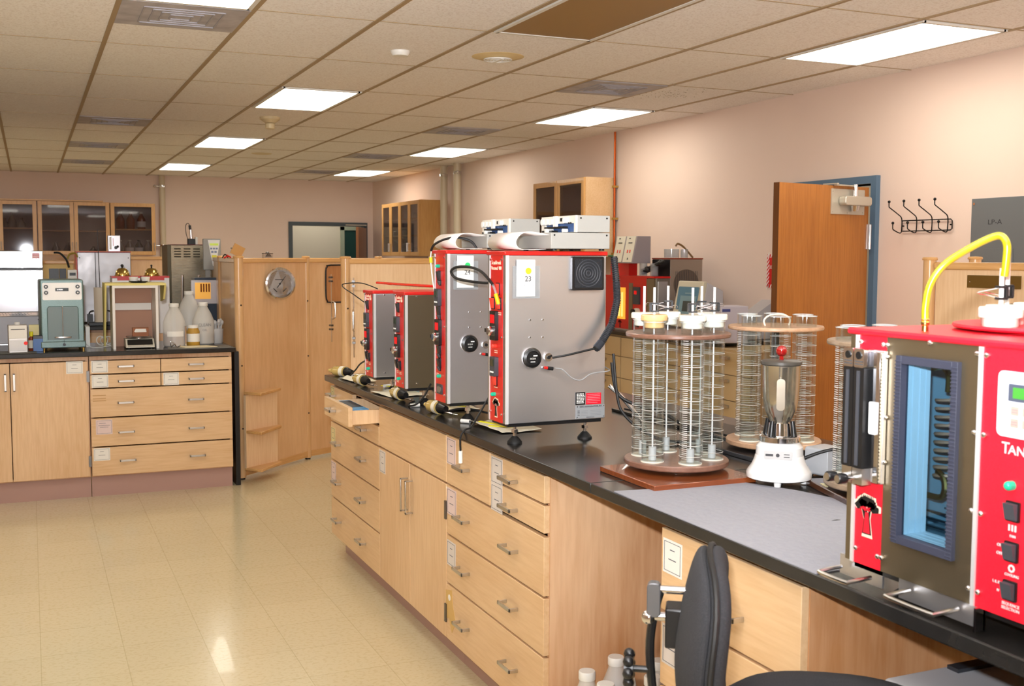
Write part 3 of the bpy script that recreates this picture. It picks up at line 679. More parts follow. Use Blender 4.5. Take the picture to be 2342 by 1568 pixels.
screen(P1, PA, 'maple screen running back beside the jugs'); screen(PA, PC_, 'maple screen running back beside the orange lit cabinet')
post(2.62, 8.72, .026, PT, 'maple post whose cap shows above the pale screen, left'); post(3.38, 7.05, .03, PT, 'maple post hidden behind the numbered chambers')
post(3.05, 8.6, .03, PT, 'maple post whose cap shows above the pale screen, right')
screen((2.62, 8.72), (3.05, 8.6), 'maple screen joining the two rear posts')
# far screens
screen((.98, 12.5), (1.9, 12.5), 'framed maple screen seen between the domes and the tall steel cabinet', m_=mp_); post(.96, 12.5, .03, PT, 'maple post left of the framed far screen')
screen((.9, 13.3), (.5, 13.0), 'golden maple screen behind the steel instrument', m_=cab_oak)
screen((-.6, 12.6), (.45, 12.6), 'cream screen panel behind the black boxes on the second bench', h=1.5, m_=mat('cream_fabric', (214, 188, 132), .8))
# black box left of the shelf post
tag(obj('side_rail', box(B(), 1.255, 7.55, 0, 1.285, 7.75, .915), black), 'black upright strip between the left bench cabinet and the shelf post', 'upright strip')
# corner shelves against the barometer screen
d_ = (Vector(P2)-Vector(P1)).normalized(); an = math.degrees(math.atan2(d_.y, d_.x))
t = thing('corner_shelf', 'three tier wedge shaped maple corner shelf at the foot of the barometer screen', 'shelf', (P1[0]-.005, P1[1]-.025, 0), an-9)
obj('upright', box(B(), -.02, -.07, .09, .29, -.05, .6), maple_pale, t)
for z in (.075, .335, .605):
    obj('shelf_board', prism(B(), [(-.02, -.05), (.285, -.05), (.31, -.07), (.30, -.10), (-.005, -.2)], 'z', z, z+.02), trim_w, t, bev=.004)
# barometer
t = thing('barometer', 'round chrome barometer hanging on the maple screen', 'barometer', (0, 0, 0))
ctr = Vector((1.612, 8.0, 1.36)); nrm = Vector((d_.y, -d_.x, 0))
t.matrix_world = Matrix.Translation((P1[0]+d_.x*.385+nrm.x*.07, P1[1]+d_.y*.385+nrm.y*.07, 1.36)) @ rz(an-36)
LM = rx(90)
obj('wedge_mount', prism(B(), [(-.05, 0), (.05, 0), (-.045, .072)], 'z', -.05, .05), hinge_m, t)
obj('bezel', lathe(B(), [(.112, 0), (.118, .012), (.112, .03), (.1, .034), (.094, .022), (.09, .012)], n=56), chrome, t, M=LM)
b = B(); cyl(b, (0, 0, .008), (0, 0, .012), .092, n=56); face = [(b, mat('dial_face', (232, 231, 234), .5))]
b = B(); box(b, -.035, .028, .012, .03, .033, .0132); cyl(b, (0, 0, .012), (0, 0, .016), .007)
for s in (-1, 1):
    b2 = box(B(), -.003, -.018, .0125, .003, .018, .0132); xf(b2, tr(s*.035, -.045, 0) @ rz(s*-45)); tm_ = bpy.data.meshes.new('t'); b2.to_mesh(tm_); b.from_mesh(tm_); b2.free()
for k in range(20):
    a = math.radians(-40+k*14); box(b, .078*math.cos(a)-.001, .078*math.sin(a)-.001, .0122, .078*math.cos(a)+.001, .078*math.sin(a)+.001, .013)
obj('dial_face', face+[(b, ink)], None, t, M=LM)
b = B(); prism(b, [(-.003, -.035), (.003, -.035), (.001, .07), (-.001, .07)], 'z', .016, .018); obj('needle', b, ink, t, M=LM @ rz(-38))
# rods with pull handles on the screens
def rod(x, y, yaw, label):
    t = thing('door_rod', label, 'rod', (x, y, 0), yaw)
    obj('rod', cyl(B(), (0, -.02, .9), (0, -.02, 1.42), .004, n=10), chrome, t)
    b = B()
    for z in (1.39, 1.36, 1.02, .99): box(b, -.01, -.03, z, .01, 0, z+.014)
    obj('latch', b, hinge_m, t); obj('handle', tube(B(), [(.0, -.02, 1.08), (-.0, -.06, 1.09), (0, -.06, 1.2), (0, -.02, 1.21)], .006, sub=2), handle_m, t, rot=0)
rod(P2[0]+.19, P2[1]+.03, 28, 'thin vertical rod with a pull handle below the black-edged hatch'); rod(P3[0]+.045, P3[1]-.035, -20, 'thin vertical rod with a pull handle in front of the bright post')
# right front screen with brown strip
t = screen((3.9, 3.96), (4.10, 2.55), 'maple screen behind the large red chamber with a brown metal strip'); post(3.89, 3.98, .029, PT+.008, 'maple post at the left end of the screen with the brown strip')
b = box(B(), .19, -.018, 1.43, .455, -.012, 1.487); st = obj('brown_strip', b, brushed('bronze_strip', (140, 112, 60), .5), t)
b = B(); cyl(b, (.205, -.02, 1.457), (.205, -.017, 1.457), .003, n=10); obj('screw', b, chrome, st)
post(4.3, 4.1, .029, PT+.012, 'maple post whose cap shows behind the yellow hose')
# ================================================================== the numbered red chambers on the near bench
def tree_bm(bm, cx, cz, s, y0, y1):
    """little branching tree emblem, XZ plane"""
    def blob(u, v, a, c_):
        prism(bm, [(cx+s*(u+a*math.cos(k*PI/5)*(1+.18*(k % 2))), cz+s*(v+c_*math.sin(k*PI/5)*(1+.25*(k % 2)))) for k in range(10)], 'y', y0, y1)
    prism(bm, [(cx-.16*s, cz-.55*s), (cx+.2*s, cz-.55*s), (cx+.12*s, cz-.1*s), (cx+.16*s, cz+.15*s), (cx+.04*s, cz+.06*s), (cx-.02*s, cz+.2*s), (cx-.05*s, cz+.05*s), (cx-.2*s, cz+.15*s), (cx-.1*s, cz-.12*s)], 'y', y0, y1)
    for u, v, a, c_ in ((-.3, .22, .16, .1), (.3, .2, .17, .1), (0, .36, .3, .13), (-.15, .3, .15, .1), (.17, .28, .16, .1)): blob(u, v, a, c_)
tree_edge = mat('emblem_outline', (236, 214, 190), .5)
sw_red = mat('rocker_red', (226, 60, 46), .35)
SIDE = tr(.15, 0, 0) @ rz(90)      # XZ decal facing -Y  ->  on the +X side face
def chamber(label, yfar, H, big, num=None, dot=None, logo=True, foot=.072, brz=False):
    t = thing('test_chamber', label, 'test chamber', (1.40, yfar, BH), -90, group='red and steel test chambers in a row on the near bench')
    W, DP, z0, z1 = .15, .365, foot, foot+H
    obj('body', box(B(), .003, .006, z0, W-.002, DP, z1-.014), bronze if brz else steel, t, bev=.002)
    obj('base_tray', box(B(), .01, .012, z0-.012, W-.01, DP-.01, z0), black, t)
    obj('lid', box(B(), -.002, -.006, z1-.014, W+.003, DP+.004, z1), redp, t, bev=.003)
    obj('edge_strip', box(B(), 0, 0, z0, .018, .008, z1-.014), greyst, t)
    obj('bright_trim', box(B(), .018, -.004, z0, .024, .006, z1-.014), alu, t)
    obj('edge_strip', box(B(), .127, 0, z0, .149, .008, z1-.014), greyst, t)
    obj('bright_trim', box(B(), .148, -.001, z0, .153, .01, z1-.014), alu, t)
    fp = obj('front_panel', box(B(), .024, -.002, z0, .127, .008, z1-.014), redp, t)
    Z = lambda f: z1-H*f
    if logo:
        b = B(); text(b, 'ScanBrook', .019, tr(.076, -.0025, Z(.068)) @ FRONT, sx=.95); text(b, "Viscomet' 400", .017, tr(.076, -.0025, Z(.1)) @ FRONT, sx=.88)
        obj('logo_text', b, tree_edge, fp)
    def rocker(x, z, m_, w_=.02, h_=.034):
        a = rbox(B(), x-w_/2-.003, z-h_/2-.003, x+w_/2+.003, z+h_/2+.003, .002, -.005, -.002); c = B()
        prism(c, [(-.005, z-h_/2), (-.008, z-h_/2), (-.014, z+h_/2), (-.005, z+h_/2)], 'x', x-w_/2, x+w_/2)
        obj('rocker_switch', [(a, black), (c, m_)], None, fp)
    def led(x, z, m_=tealled):
        b = B(); cyl(b, (x, -.012, z), (x, -.002, z), .0065, n=12); sph(b, (x, -.012, z), .0065, n=10); obj('indicator_lamp', b, m_, fp)
    def ctrl(x, z):
        a = rbox(B(), x-.024, z-.048, x+.024, z+.048, .003, -.014, -.002); c = box(B(), x-.014, -.016, z+.008, x+.016, -.013, z+.036); e = lathe(B(), [(.016, 0), (.016, .012), (.012, .016)], n=20); xf(e, tr(x-.002, -.014, z-.018) @ rx(90))
        k_ = box(B(), x-.028, -.03, z-.022, x-.012, -.014, z-.01)
        obj('temperature_controller', [(a, black), (c, redled), (e, chrome), (k_, black)], None, fp)
    def meter(x, z):
        a = rbox(B(), x-.022, z-.032, x+.022, z+.032, .003, -.016, -.002); c = box(B(), x-.015, -.018, z+.002, x+.012, -.015, z+.024); e = B()
        for k in range(3): cyl(e, (x-.012+.011*k, -.018, z-.018), (x-.012+.011*k, -.015, z-.018), .003, n=8)
        obj('timer_display', [(a, dgrey), (c, mat('lcd_dark', (40, 50, 34), .15)), (e, white)], None, fp)
    def tick(x, z):
        b = B()
        for k in range(2): box(b, x-.012, -.0028, z-.003*k*2, x+.012, -.0018, z+.0025-.006*k)
        obj('printed_caption', b, tree_edge, fp)
    if big and num == '23':
        rocker(.093, Z(.22), sw_red); rocker(.052, Z(.305), sw_red); rocker(.105, Z(.305), sw_red); tick(.052, Z(.36)); tick(.105, Z(.36))
        ctrl(.07, Z(.435)); led(.075, Z(.555), sw_red); tick(.075, Z(.585)); meter(.074, Z(.675)); rocker(.075, Z(.755), sw_red); tick(.075, Z(.79)); led(.068, Z(.84))
        a, b = B(), B(); tree_bm(a, .076, Z(.915), .062, -.0028, -.0015); tree_bm(b, .076, Z(.915), .054, -.0034, -.0015); obj('tree_emblem', [(a, tree_edge), (b, black)], None, fp)
    elif big:
        led(.07, Z(.105)); rocker(.07, Z(.17), black); rocker(.08, Z(.215), dgrey, .014, .014); meter(.07, Z(.31)); rocker(.07, Z(.4), black); rocker(.075, Z(.44), dgrey, .014, .016)
        ctrl(.07, Z(.54)); rocker(.075, Z(.66), black); rocker(.075, Z(.695), dgrey, .014, .014); rocker(.075, Z(.745), black); rocker(.075, Z(.78), dgrey, .014, .014); led(.08, Z(.83)); tick(.05, Z(.82))
        b = rbox(B(), .045, Z(.95), .105, Z(.885), .003, -.006, -.002); c = rbox(B(), .055, Z(.94), .095, Z(.9), .01, -.008, -.005); obj('maker_plate', [(b, dgrey), (c, greyst)], None, fp)
    else:
        rocker(.066, Z(.17), black); tick(.07, Z(.24)); meter(.06, Z(.345)); ctrl(.064, Z(.57)); rocker(.05, Z(.76), black, .016); rocker(.088, Z(.775), black, .016)
        tick(.05, Z(.84)); tick(.09, Z(.85)); led(.085, Z(.91)); tick(.055, Z(.94))
    b = B()
    for x, z in ((.028, Z(.05)), (.123, Z(.05)), (.028, Z(.5)), (.123, Z(.5)), (.028, Z(.95)), (.123, Z(.95))): cyl(b, (x, -.005, z), (x, -.001, z), .0035, n=8)
    obj('panel_screw', b, chrome, t, split=True)
    fx = obj('foot', [(cyl(cyl(B(), (0, 0, .02), (0, 0, z0-.01), .006), (0, 0, .035), (0, 0, .045), .012, n=6), chrome), (lathe(B(), [(.025, 0), (.025, .005), (.014, .018), (.008, .024)], n=24), rubber)], None, t, loc=(.1, .055 if num == '23' else .1, 0))
    for x, y in ((.1, .315),):
        f = fx.copy(); C.objects.link(f); f.location = (x, y, 0)
    # side face details
    def side(name, bms, **k): return obj(name, bms, None, t, M=tr(W+.002, 0, 0) @ tr(-.004, 0, 0) @ rz(90), **k)
    if num:
        o = .0 if num == '23' else .0
        u0, v1 = (.03, z1-.028) if num == '23' else (.03, z1-.02)
        sl = box(B(), u0-.006, -.0035, v1-.125, u0+.09, -.002, v1-.02); pa = box(B(), u0+.006, -.005, v1-.118, u0+.072, -.0036, v1)
        ln = B()
        for k in range(7): box(ln, u0+.016, -.0056, v1-.034-.012*k, u0+.068, -.005, v1-.0335-.012*k)
        if num == '23':
            for k in range(4): box(ln, u0+.018+.016*k, -.0056, v1-.106, u0+.0185+.016*k, -.005, v1-.034)
        dt = cyl(B(), (u0+.048, -.0062, v1-.036), (u0+.048, -.0045, v1-.036), .0105, n=24)
        tx = text(B(), num, .024, tr(u0+.047, -.0062, v1-.062) @ FRONT)
        side('record_card', [(sl, clear), (pa, white), (ln, inkl), (dt, mat('dot_'+num, dot, .5)), (tx, ink)], smooth=False)
        # circular hour counter
        u, v = (.092, z0+.213-.0) if num == '23' else (.086, z0+.22)
        a = cyl(B(), (u, -.006, v), (u, 0, v), .034, n=40); c = lathe(B(), [(.031, 0), (.031, .007), (.024, .01), (.022, .006), (0, .006)], n=40); xf(c, tr(u, -.006, v) @ rx(90))
        e = B(); box(e, u+.002, -.0135, v+.006, u+.016, -.012, v+.01); text(e, '01234', .008, tr(u, -.0128, v-.002) @ FRONT); box(e, u-.008, -.0135, v-.013, u+.008, -.012, v-.011)
        side('hour_counter', [(a, chrome), (c, black), (e, white)])
        b = B()
        for du in (.0, .046):
            for v in (z0+.337, z0+.28): cyl(b, (.086+du, -.003, v), (.086+du, 0, v), .0032, n=8)
        side('panel_bolt', [(b, chrome)])
        so = cyl(B(), (.149, -.012, z0+.214), (.149, 0, z0+.214), .014, n=24); sp = B(); cyl(sp, (.149, -.016, z0+.214), (.149, -.012, z0+.214), .006, n=10)
        side('sensor_socket', [(so, chrome), (sp, black)])
        pl = B(); cyl(pl, (.128, -.006, z0+.182), (.134, -.006, z0+.181), .003, n=8); pr_ = B(); cyl(pr_, (.134, -.008, z0+.181), (.146, -.01, z0+.179), .005, n=10); pk = B(); cyl(pk, (.146, -.01, z0+.179), (.165, -.012, z0+.176), .006, n=10)
        side('banana_plug', [(pl, chrome), (pr_, redp), (pk, black)])
    if num == '23':
        a = rbox(B(), .232, z0+.432, .35, z0+.543, .006, -.014, 0); c = rbox(B(), .24, z0+.44, .342, z0+.535, .006, -.016, -.013)
        lv = B()
        for k in range(5):
            lathe_ = lathe(B(), [(.046-.009*k, 0), (.044-.009*k, .0018), (.042-.009*k, 0)], n=36); xf(lathe_, tr(.291, -.016, z0+.488) @ rx(90)); tm_ = bpy.data.meshes.new('t'); lathe_.to_mesh(tm_); lv.from_mesh(tm_); lathe_.free()
        side('fan_filter', [(a, black), (c, mat('filter_foam', (34, 36, 40), .9, noise=(200, .6, (20, 22, 26), (1, 1, 1)), bump=.6)), (lv, dgrey)])
        a = box(B(), .254, -.002, z0+.05, .29, 0, z0+.092); wl = B(); random.seed(3)
        for r_ in range(7):
            u = .258
            while u < .285: wdt = random.uniform(.003, .008); box(wl, u, -.0026, z0+.055+.005*r_, min(u+wdt, .288), -.0018, z0+.058+.005*r_); u += wdt+.002
        c = box(B(), .294, -.002, z0+.05, .35, 0, z0+.088); cl = B()
        for r_ in range(6): box(cl, .298, -.0026, z0+.055+.0055*r_, .346 if r_ else .336, -.0018, z0+.0565+.0055*r_)
        side('warning_stickers', [(a, black), (wl, white), (c, redp2), (cl, mat('pink_print', (240, 130, 140), .5))], smooth=False)
        a = box(B(), .256, -.0016, z0+.004, .368-.004, 0, z0+.048); e = B(); text(e, 'KING REFRIGERATION, INC.', .0075, tr(.313, -.0022, z0+.043) @ FRONT, sx=.92); text(e, 'MADE IN U.S.A.', .0045, tr(.31, -.0022, z0+.007) @ FRONT)
        for r_ in range(4): box(e, .262, -.002, z0+.014+.005*r_, .27, -.0015, z0+.0155+.005*r_); box(e, .276, -.0019, z0+.0135+.005*r_, .3, -.0015, z0+.0138+.005*r_); box(e, .31, -.0019, z0+.0135+.005*r_, .35, -.0015, z0+.0138+.005*r_)
        s_ = B()
        for u, v in ((.26, .044), (.36, .044), (.26, .008), (.36, .008)): cyl(s_, (u, -.003, z0+v), (u, 0, z0+v), .0022, n=8)
        side('rating_plate', [(a, mat('plate_grey', (160, 164, 168), .4, .3)), (e, ink), (s_, chrome)], smooth=False)
    else:
        b = B()
        for u, v in ((.05, .95), (.05, .05), (.31, .95), (.31, .05)): cyl(b, (u, -.003, z0+H*v), (u, 0, z0+H*v), .0035, n=8)
        if not num: side('panel_bolt', [(b, chrome)])
    return t
chA = chamber('smallest-looking red chamber, farthest back of the four near bench chambers', 4.885, .388, False, brz=False)
chB = chamber('short red chamber with smoky steel side between the chamber marked 24 and the farthest one', 4.435, .397, False, brz=True)
chC = chamber('tall red and steel chamber with a green dot and number 24 card', 3.94, .565, True, '24', (40, 190, 100), logo=False)
chD = chamber('tall red and steel chamber with a yellow dot, number 23 card and square black fan', 3.40, .56, True, '23', (250, 215, 40))
tag(obj('red_film', tube(B(), [(1.42, 4.75, 1.445), (1.5, 4.5, 1.44), (1.6, 4.36, 1.437), (1.75, 4.3, 1.436)], .006, sub=4), mat('red_gloss', (200, 40, 24), .1, coat=1)), 'glossy red tubing lying over the tops of the two short chambers', 'tubing')

# chart recorders on top, with looping paper
rec_face = mat('recorder_face', (222, 216, 204), .5); blue_s = mat('blue_inside', (60, 90, 140), .5)
chart = mat('chart_paper', (232, 228, 220), .7, noise=(2.5, .4, (230, 216, 214), (6, .3, .3)))
def recorder(label, y, z, u_off):
    # local: x runs along world -y (front width seen edge on), y = world +x; open front faces -x world
    t = thing('chart_recorder', label, 'chart recorder', (1.40+u_off, y+.26, z), -90, group='grey chart recorders on the chambers')
    w, d = .26, .215
    obj('lower_case', [(box(B(), 0, .0, .006, w, d, .058), gbox)], None, t, bev=.002)
    obj('upper_case', [(box(B(), 0, .095, .06, w, d, .115), gbox)], None, t, bev=.002)
    b = B()
    for u, v in ((.012, .05), (d-.012, .05)): cyl(b, (w, u, v), (w+.0015, u, v), .003, n=8)
    for u, v in ((.107, .106), (d-.012, .106)): cyl(b, (w, u, v), (w+.0015, u, v), .003, n=8)
    obj('case_screw', b, black, t, split=True)
    fa = box(B(), 0, .088, .09, w, .095, .115); ff = box(B(), w-.012, .088, .06, w, .095, .09); fb = box(B(), 0, .088, .06, .03, .095, .09)
    kn = B()
    for k in range(3): cyl(kn, (.03+.033*k, .074, .097), (.03+.033*k, .088, .097), .011, n=16)
    cyl(kn, (.2, .074, .1), (.2, .088, .1), .01, n=16); box(kn, .112, .078, .08, .13, .088, .115); cyl(kn, (.09, .06, .066), (.09, .088, .066), .008, n=12); cyl(kn, (.2, .07, .066), (.2, .088, .066), .006, n=12)
    dk = box(B(), .148, .086, .097, .168, .089, .108)
    for k in range(2): box(dk, .208+.014*k, .086, .088, .216+.014*k, .089, .093)
    ins = box(B(), .03, .0935, .062, w-.012, .0945, .09); sl = B(); box(sl, .06, .07, .074, .2, .09, .08); box(sl, .04, .07, .062, .12, .092, .068)
    obj('control_face', [(fa, rec_face), (ff, rec_face), (fb, rec_face), (kn, white), (dk, black), (ins, blue_s), (sl, black)], None, t)
    b = B()
    for x in (.02, w-.02):
        for yy in (.02, d-.02): cyl(b, (x, yy, 0), (x, yy, .008), .009, n=12)
    obj('foot', b, rubber, t, split=True)
    # paper leaves the front, loops forward and back under
    prof = [(.0, .05), (-.03, .056), (-.07, .06), (-.10, .052), (-.118, .03), (-.112, .010), (-.09, .002), (-.05, .002), (-.012, .004)]
    b = B(); th = .0012; n = len(prof); P = []
    for i in range(n-1):
        for k in range(4):
            tt = k/4; a = prof[max(i-1, 0)]; b_ = prof[i]; c = prof[i+1]; d2 = prof[min(i+2, n-1)]
            P.append(tuple(.5*((2*b_[q])+(c[q]-a[q])*tt+(2*a[q]-5*b_[q]+4*c[q]-d2[q])*tt*tt+(3*b_[q]-a[q]-3*c[q]+d2[q])*tt**3) for q in (0, 1)))
    P.append(prof[-1])
    R = [[b.verts.new((x, p[0], max(p[1], .002))) for p in P] for x in (.012, w-.012)]
    for i in range(len(P)-1): b.faces.new((R[0][i], R[0][i+1], R[1][i+1], R[1][i]))
    o = obj('chart_paper', b, chart, t); md = o.modifiers.new('s', 'SOLIDIFY'); md.thickness = th
    return t
recorder('grey chart recorder with a big paper loop on top of the chamber marked 23', 3.215, BH+.634, .143)
recorder('grey chart recorder with a paper loop on top of the chamber marked 24', 3.76, BH+.639, .143)
# little feet / bolts along the lids
# ---- hoses and cables at the chambers
def hose(label, cat, pts, r, m_, name='cable', extra=None, n=8, group=None):
    o = obj(name, tube(B(), pts, r, n=n), m_); tag(o, label, cat, group); return o
# black hose loop from 24 over to the front of 23 with a yellow sleeve
hose('black hose looping from the side of the chamber marked 24 to the front of 23', 'hose', [(1.42, 3.40, 1.478), (1.405, 3.44, 1.475), (1.37, 3.5, 1.48), (1.345, 3.56, 1.49), (1.34, 3.59, 1.512), (1.35, 3.56, 1.527), (1.365, 3.48, 1.528), (1.37, 3.4, 1.517), (1.373, 3.345, 1.497), (1.378, 3.305, 1.472)], .0048, rubber, 'hose')
hose('pale hose end with a yellow sleeve hanging on the front of the chamber marked 23', 'hose', [(1.378, 3.305, 1.472), (1.381, 3.295, 1.455), (1.384, 3.285, 1.43), (1.388, 3.278, 1.408)], .0042, clear, 'hose_end')
tag(obj('yellow_sleeve', cyl(B(), (1.382, 3.291, 1.443), (1.387, 3.279, 1.41), .0068), mat('amber_sleeve', (206, 180, 20), .3)), 'yellow sleeve on the hose tip at the front of the chamber marked 23', 'sleeve')
hose('black hose arching over the lid of the chamber marked 24', 'hose', [(1.385, 3.925, 1.585), (1.39, 3.9, 1.608), (1.42, 3.86, 1.628), (1.46, 3.83, 1.632), (1.50, 3.81, 1.62), (1.52, 3.8, 1.592)], .0045, rubber, 'hose')
hose('thin white tube with a yellow sleeve down the front of the chamber marked 24', 'tube', [(1.386, 3.925, 1.585), (1.385, 3.93, 1.55), (1.388, 3.915, 1.47), (1.388, 3.87, 1.385)], .0025, white, 'tube')
tag(obj('yellow_sleeve', cyl(B(), (1.385, 3.929, 1.56), (1.386, 3.93, 1.54), .006), yellow), 'yellow sleeve high on the white tube of the chamber marked 24', 'sleeve')
hose('thin black wire looping left of the farthest red chamber', 'cable', [(1.40, 4.87, 1.35), (1.37, 4.95, 1.385), (1.36, 5.1, 1.415), (1.38, 5.16, 1.43), (1.42, 5.0, 1.437), (1.45, 4.84, 1.415)], .0025, rubber)
# corrugated hose beside 23
pts = [Vector(p) for p in [(1.785, 3.235, 1.565), (1.79, 3.225, 1.48), (1.788, 3.215, 1.42), (1.76, 3.2, 1.34), (1.72, 3.195, 1.285), (1.695, 3.19, 1.262), (1.66, 3.19, 1.25)]]
hose('black corrugated hose curving down the steel side of the chamber marked 23', 'hose', pts[:-1], .011, rubber, 'corrugated_hose')
b = B(); Q = []
for i in range(len(pts)-2):
    for k in range(12): Q.append(pts[i].lerp(pts[i+1], k/12))
for i in range(1, len(Q)-1, 1):
    d3 = (Q[i+1]-Q[i-1]).normalized(); lathe_ = lathe(B(), [(.011, -.002), (.0135, 0), (.011, .002)], n=14); xf(lathe_, Matrix.Translation(Q[i]) @ d3.to_track_quat('Z', 'Y').to_matrix().to_4x4()); tm_ = bpy.data.meshes.new('t'); lathe_.to_mesh(tm_); b.from_mesh(tm_); lathe_.free()
bpy.data.objects['corrugated_hose'].name = 'corrugated_hose'
obj('rib', b, dgrey, bpy.data.objects['corrugated_hose'])
hose('black cable from the corrugated hose to the round socket of the chamber marked 23', 'cable', [(1.70, 3.195, 1.265), (1.66, 3.2, 1.257), (1.6, 3.205, 1.245), (1.555, 3.225, 1.236)], .0035, rubber)
hose('grey wire drooping from the banana plug across the side of the chamber marked 23', 'cable', [(1.57, 3.235, 1.2), (1.595, 3.23, 1.195), (1.625, 3.225, 1.168), (1.66, 3.225, 1.158), (1.70, 3.225, 1.178), (1.765, 3.225, 1.185), (1.79, 3.3, 1.19), (1.79, 3.35, 1.2)], .0022, mat('grey_wire', (150, 150, 150), .5))
for k, (pp, r_, m_, l) in enumerate([([(1.79, 3.24, 1.24), (1.795, 3.22, 1.1), (1.81, 3.2, 1.04), (1.86, 3.15, .985), (1.93, 3.08, .958), (2.1, 3.0, .965)], .005, rubber, 'black cable dropping behind the chamber marked 23 to the bench'),
    ([(1.79, 3.25, 1.21), (1.80, 3.23, 1.11), (1.85, 3.19, 1.07), (1.93, 3.15, 1.045), (2.02, 3.12, .99), (2.1, 3.1, .97)], .006, rubber, 'thick black cable leaving the back of the chamber marked 23'),
    ([(1.79, 3.27, 1.13), (1.83, 3.25, 1.09), (1.88, 3.22, 1.02), (1.905, 3.2, .965)], .007, chrome, 'bright braided hose behind the chamber marked 23')]):
    hose(l, 'cable', pp, r_, m_)
# ---- amber probes with sockets lying on paper towels in front of the chambers
def towel(x, y, w, d, rot, label, seed):
    random.seed(seed); b = B(); n = 9; g = [[b.verts.new(((i/n-.5)*w*(1+.1*random.random()), (j/n-.5)*d*(1+.1*random.random()), .002+.006*random.random()+.01*max(0, math.sin(i*1.1+seed))*(j/n))) for j in range(n+1)] for i in range(n+1)]
    for i in range(n):
        for j in range(n): b.faces.new((g[i][j], g[i+1][j], g[i+1][j+1], g[i][j+1]))
    o = obj('paper_towel', b, cloth, loc=(x, y, BH), rot=rot); md = o.modifiers.new('s', 'SOLIDIFY'); md.thickness = .002; md.offset = 1
    md = o.modifiers.new('ss', 'SUBSURF'); md.levels = 1; md.render_levels = 1
    tag(o, label, 'paper towel', 'paper towels before the chambers')
def probe(x, y, rot, label, r=.026, cable=None, z=0):
    t = thing('amber_probe', label, 'probe', (x, y, BH+r), rot, group='amber probes lying before the chambers')
    X = ry(90)
    obj('glass_bulb', lathe(B(), [(.004, -.075), (.008, -.073), (.006, -.067), (.006, -.06), (.013, -.055), (.014, -.046), (.022, -.036), (r, -.022), (r, .045), (.0, .045)], n=28), acryl, t, M=X)
    obj('inner_sleeve', lathe(B(), [(.0, .0), (.0185, .0), (.0185, .044), (0, .044)], n=24), mat('gold_sleeve', (222, 204, 150), .4), t, M=X)
    obj('sticker', lathe(B(), [(r+.0008, .014), (r+.0008, .038)], n=28), cream, t, M=X)
    obj('socket', lathe(B(), [(r*.85, .045), (r*.88, .056), (.017, .072), (.012, .09), (0, .09)], n=24), black, t, M=X)
    b = B(); cyl(b, (.08, 0, -.012), (.12, .012, -.017), .0045); cyl(b, (.12, .012, -.017), (.145, .02, -.018), .0015); obj('connector_pin', b, chrome, t)
def cap(x, y, rot, label, up=False):
    b = B(); cyl(b, (-.019, 0, .0075), (.019, 0, .0075), .0075, n=16); c = B(); cyl(c, (.018, 0, .0075), (.0195, 0, .0075), .0055, n=12)
    tag(obj('white_plug', [(b, white), (c, dgrey)], None, loc=(x, y, BH+.001), rot=rot), label, 'cap', 'white caps on the near bench')
probe(1.445, 4.06, -80, 'amber probe lying just beyond the foot of the chamber marked 24', cable=1)
probe(1.44, 4.52, -84, 'amber probe lying before the short chamber with the smoky side')
probe(1.435, 5.09, -80, 'amber probe lying before the farthest red chamber')
probe(1.44, 5.49, -60, 'amber probe with thick black socket at the far bench end')
towel(1.56, 4.17, .16, .2, 0, 'white paper towel with a yellow strip by the chamber marked 24', 1)
towel(1.56, 3.62, .16, .26, 4, 'white paper towel between the chambers marked 24 and 23', 2)
towel(1.50, 4.68, .18, .22, 8, 'white paper towel before the short smoky chamber', 3); towel(1.475, 5.27, .11, .22, 5, 'white paper towel before the farthest red chamber', 4)
cap(1.46, 3.76, -55, 'white cap lying open end out near the foot of the chamber marked 24'); cap(1.425, 4.24, 0, 'white cap lying crosswise before the chamber marked 24')
cap(1.52, 4.93, 20, 'white cap resting before the farthest red chamber'); cap(1.5, 5.42, 10, 'white cap lying at the far bench end'); cap(1.55, 4.75, 40, 'white cap lying behind the towel of the short smoky chamber')
for k, (pp, l) in enumerate([([(1.5, 3.72, .96), (1.55, 3.62, .957)], 'yellow cable tie flag on the towel beside the chamber marked 23'), ([(1.49, 3.61, .96), (1.57, 3.55, .958)], 'second yellow strip on the towel beside the chamber marked 23'),
    ([(1.52, 4.18, .966), (1.58, 4.06, .966)], 'yellow strip on the towel beside the chamber marked 24'), ([(1.5, 4.95, .957), (1.56, 4.86, .957)], 'yellow-green strip before the farthest red chamber'), ([(1.5, 5.36, .965), (1.53, 5.26, .965)], 'yellow-green strip at the far bench end')]):
    a, c = Vector(pp[0]), Vector(pp[1]); b = B(); n_ = (c-a).normalized().cross(Vector((0, 0, 1)))*.007
    vs = [b.verts.new(v+Vector((0, 0, z))) for z in (0, .003) for v in (a-n_, a+n_, c+n_, c-n_)]
    for f in ((0, 1, 2, 3), (7, 6, 5, 4), (0, 4, 5, 1), (1, 5, 6, 2), (2, 6, 7, 3), (3, 7, 4, 0)): b.faces.new([vs[q] for q in f])
    tag(obj('yellow_strip', b, yellow), l, 'strip')
hose('black probe cable hanging over the bench edge before the sink cabinet', 'cable', [(1.52, 3.66, 1.07), (1.46, 3.63, 1.0), (1.42, 3.6, .962), (1.392, 3.59, .955), (1.374, 3.588, .93), (1.374, 3.588, .88)], .0035, rubber)
tag(obj('white_plug', cyl(B(), (1.374, 3.588, .838), (1.374, 3.588, .882), .0075), white), 'white cap hanging on the cable end over the bench edge', 'cap', 'white caps on the near bench')
hose('black cable looping from the side of the chamber marked 24 round the amber probe', 'cable', [(1.5, 4.26, 1.04), (1.46, 4.22, 1.0), (1.42, 4.2, .97), (1.405, 4.24, .957), (1.42, 4.3, .956), (1.45, 4.32, .965)], .004, rubber)
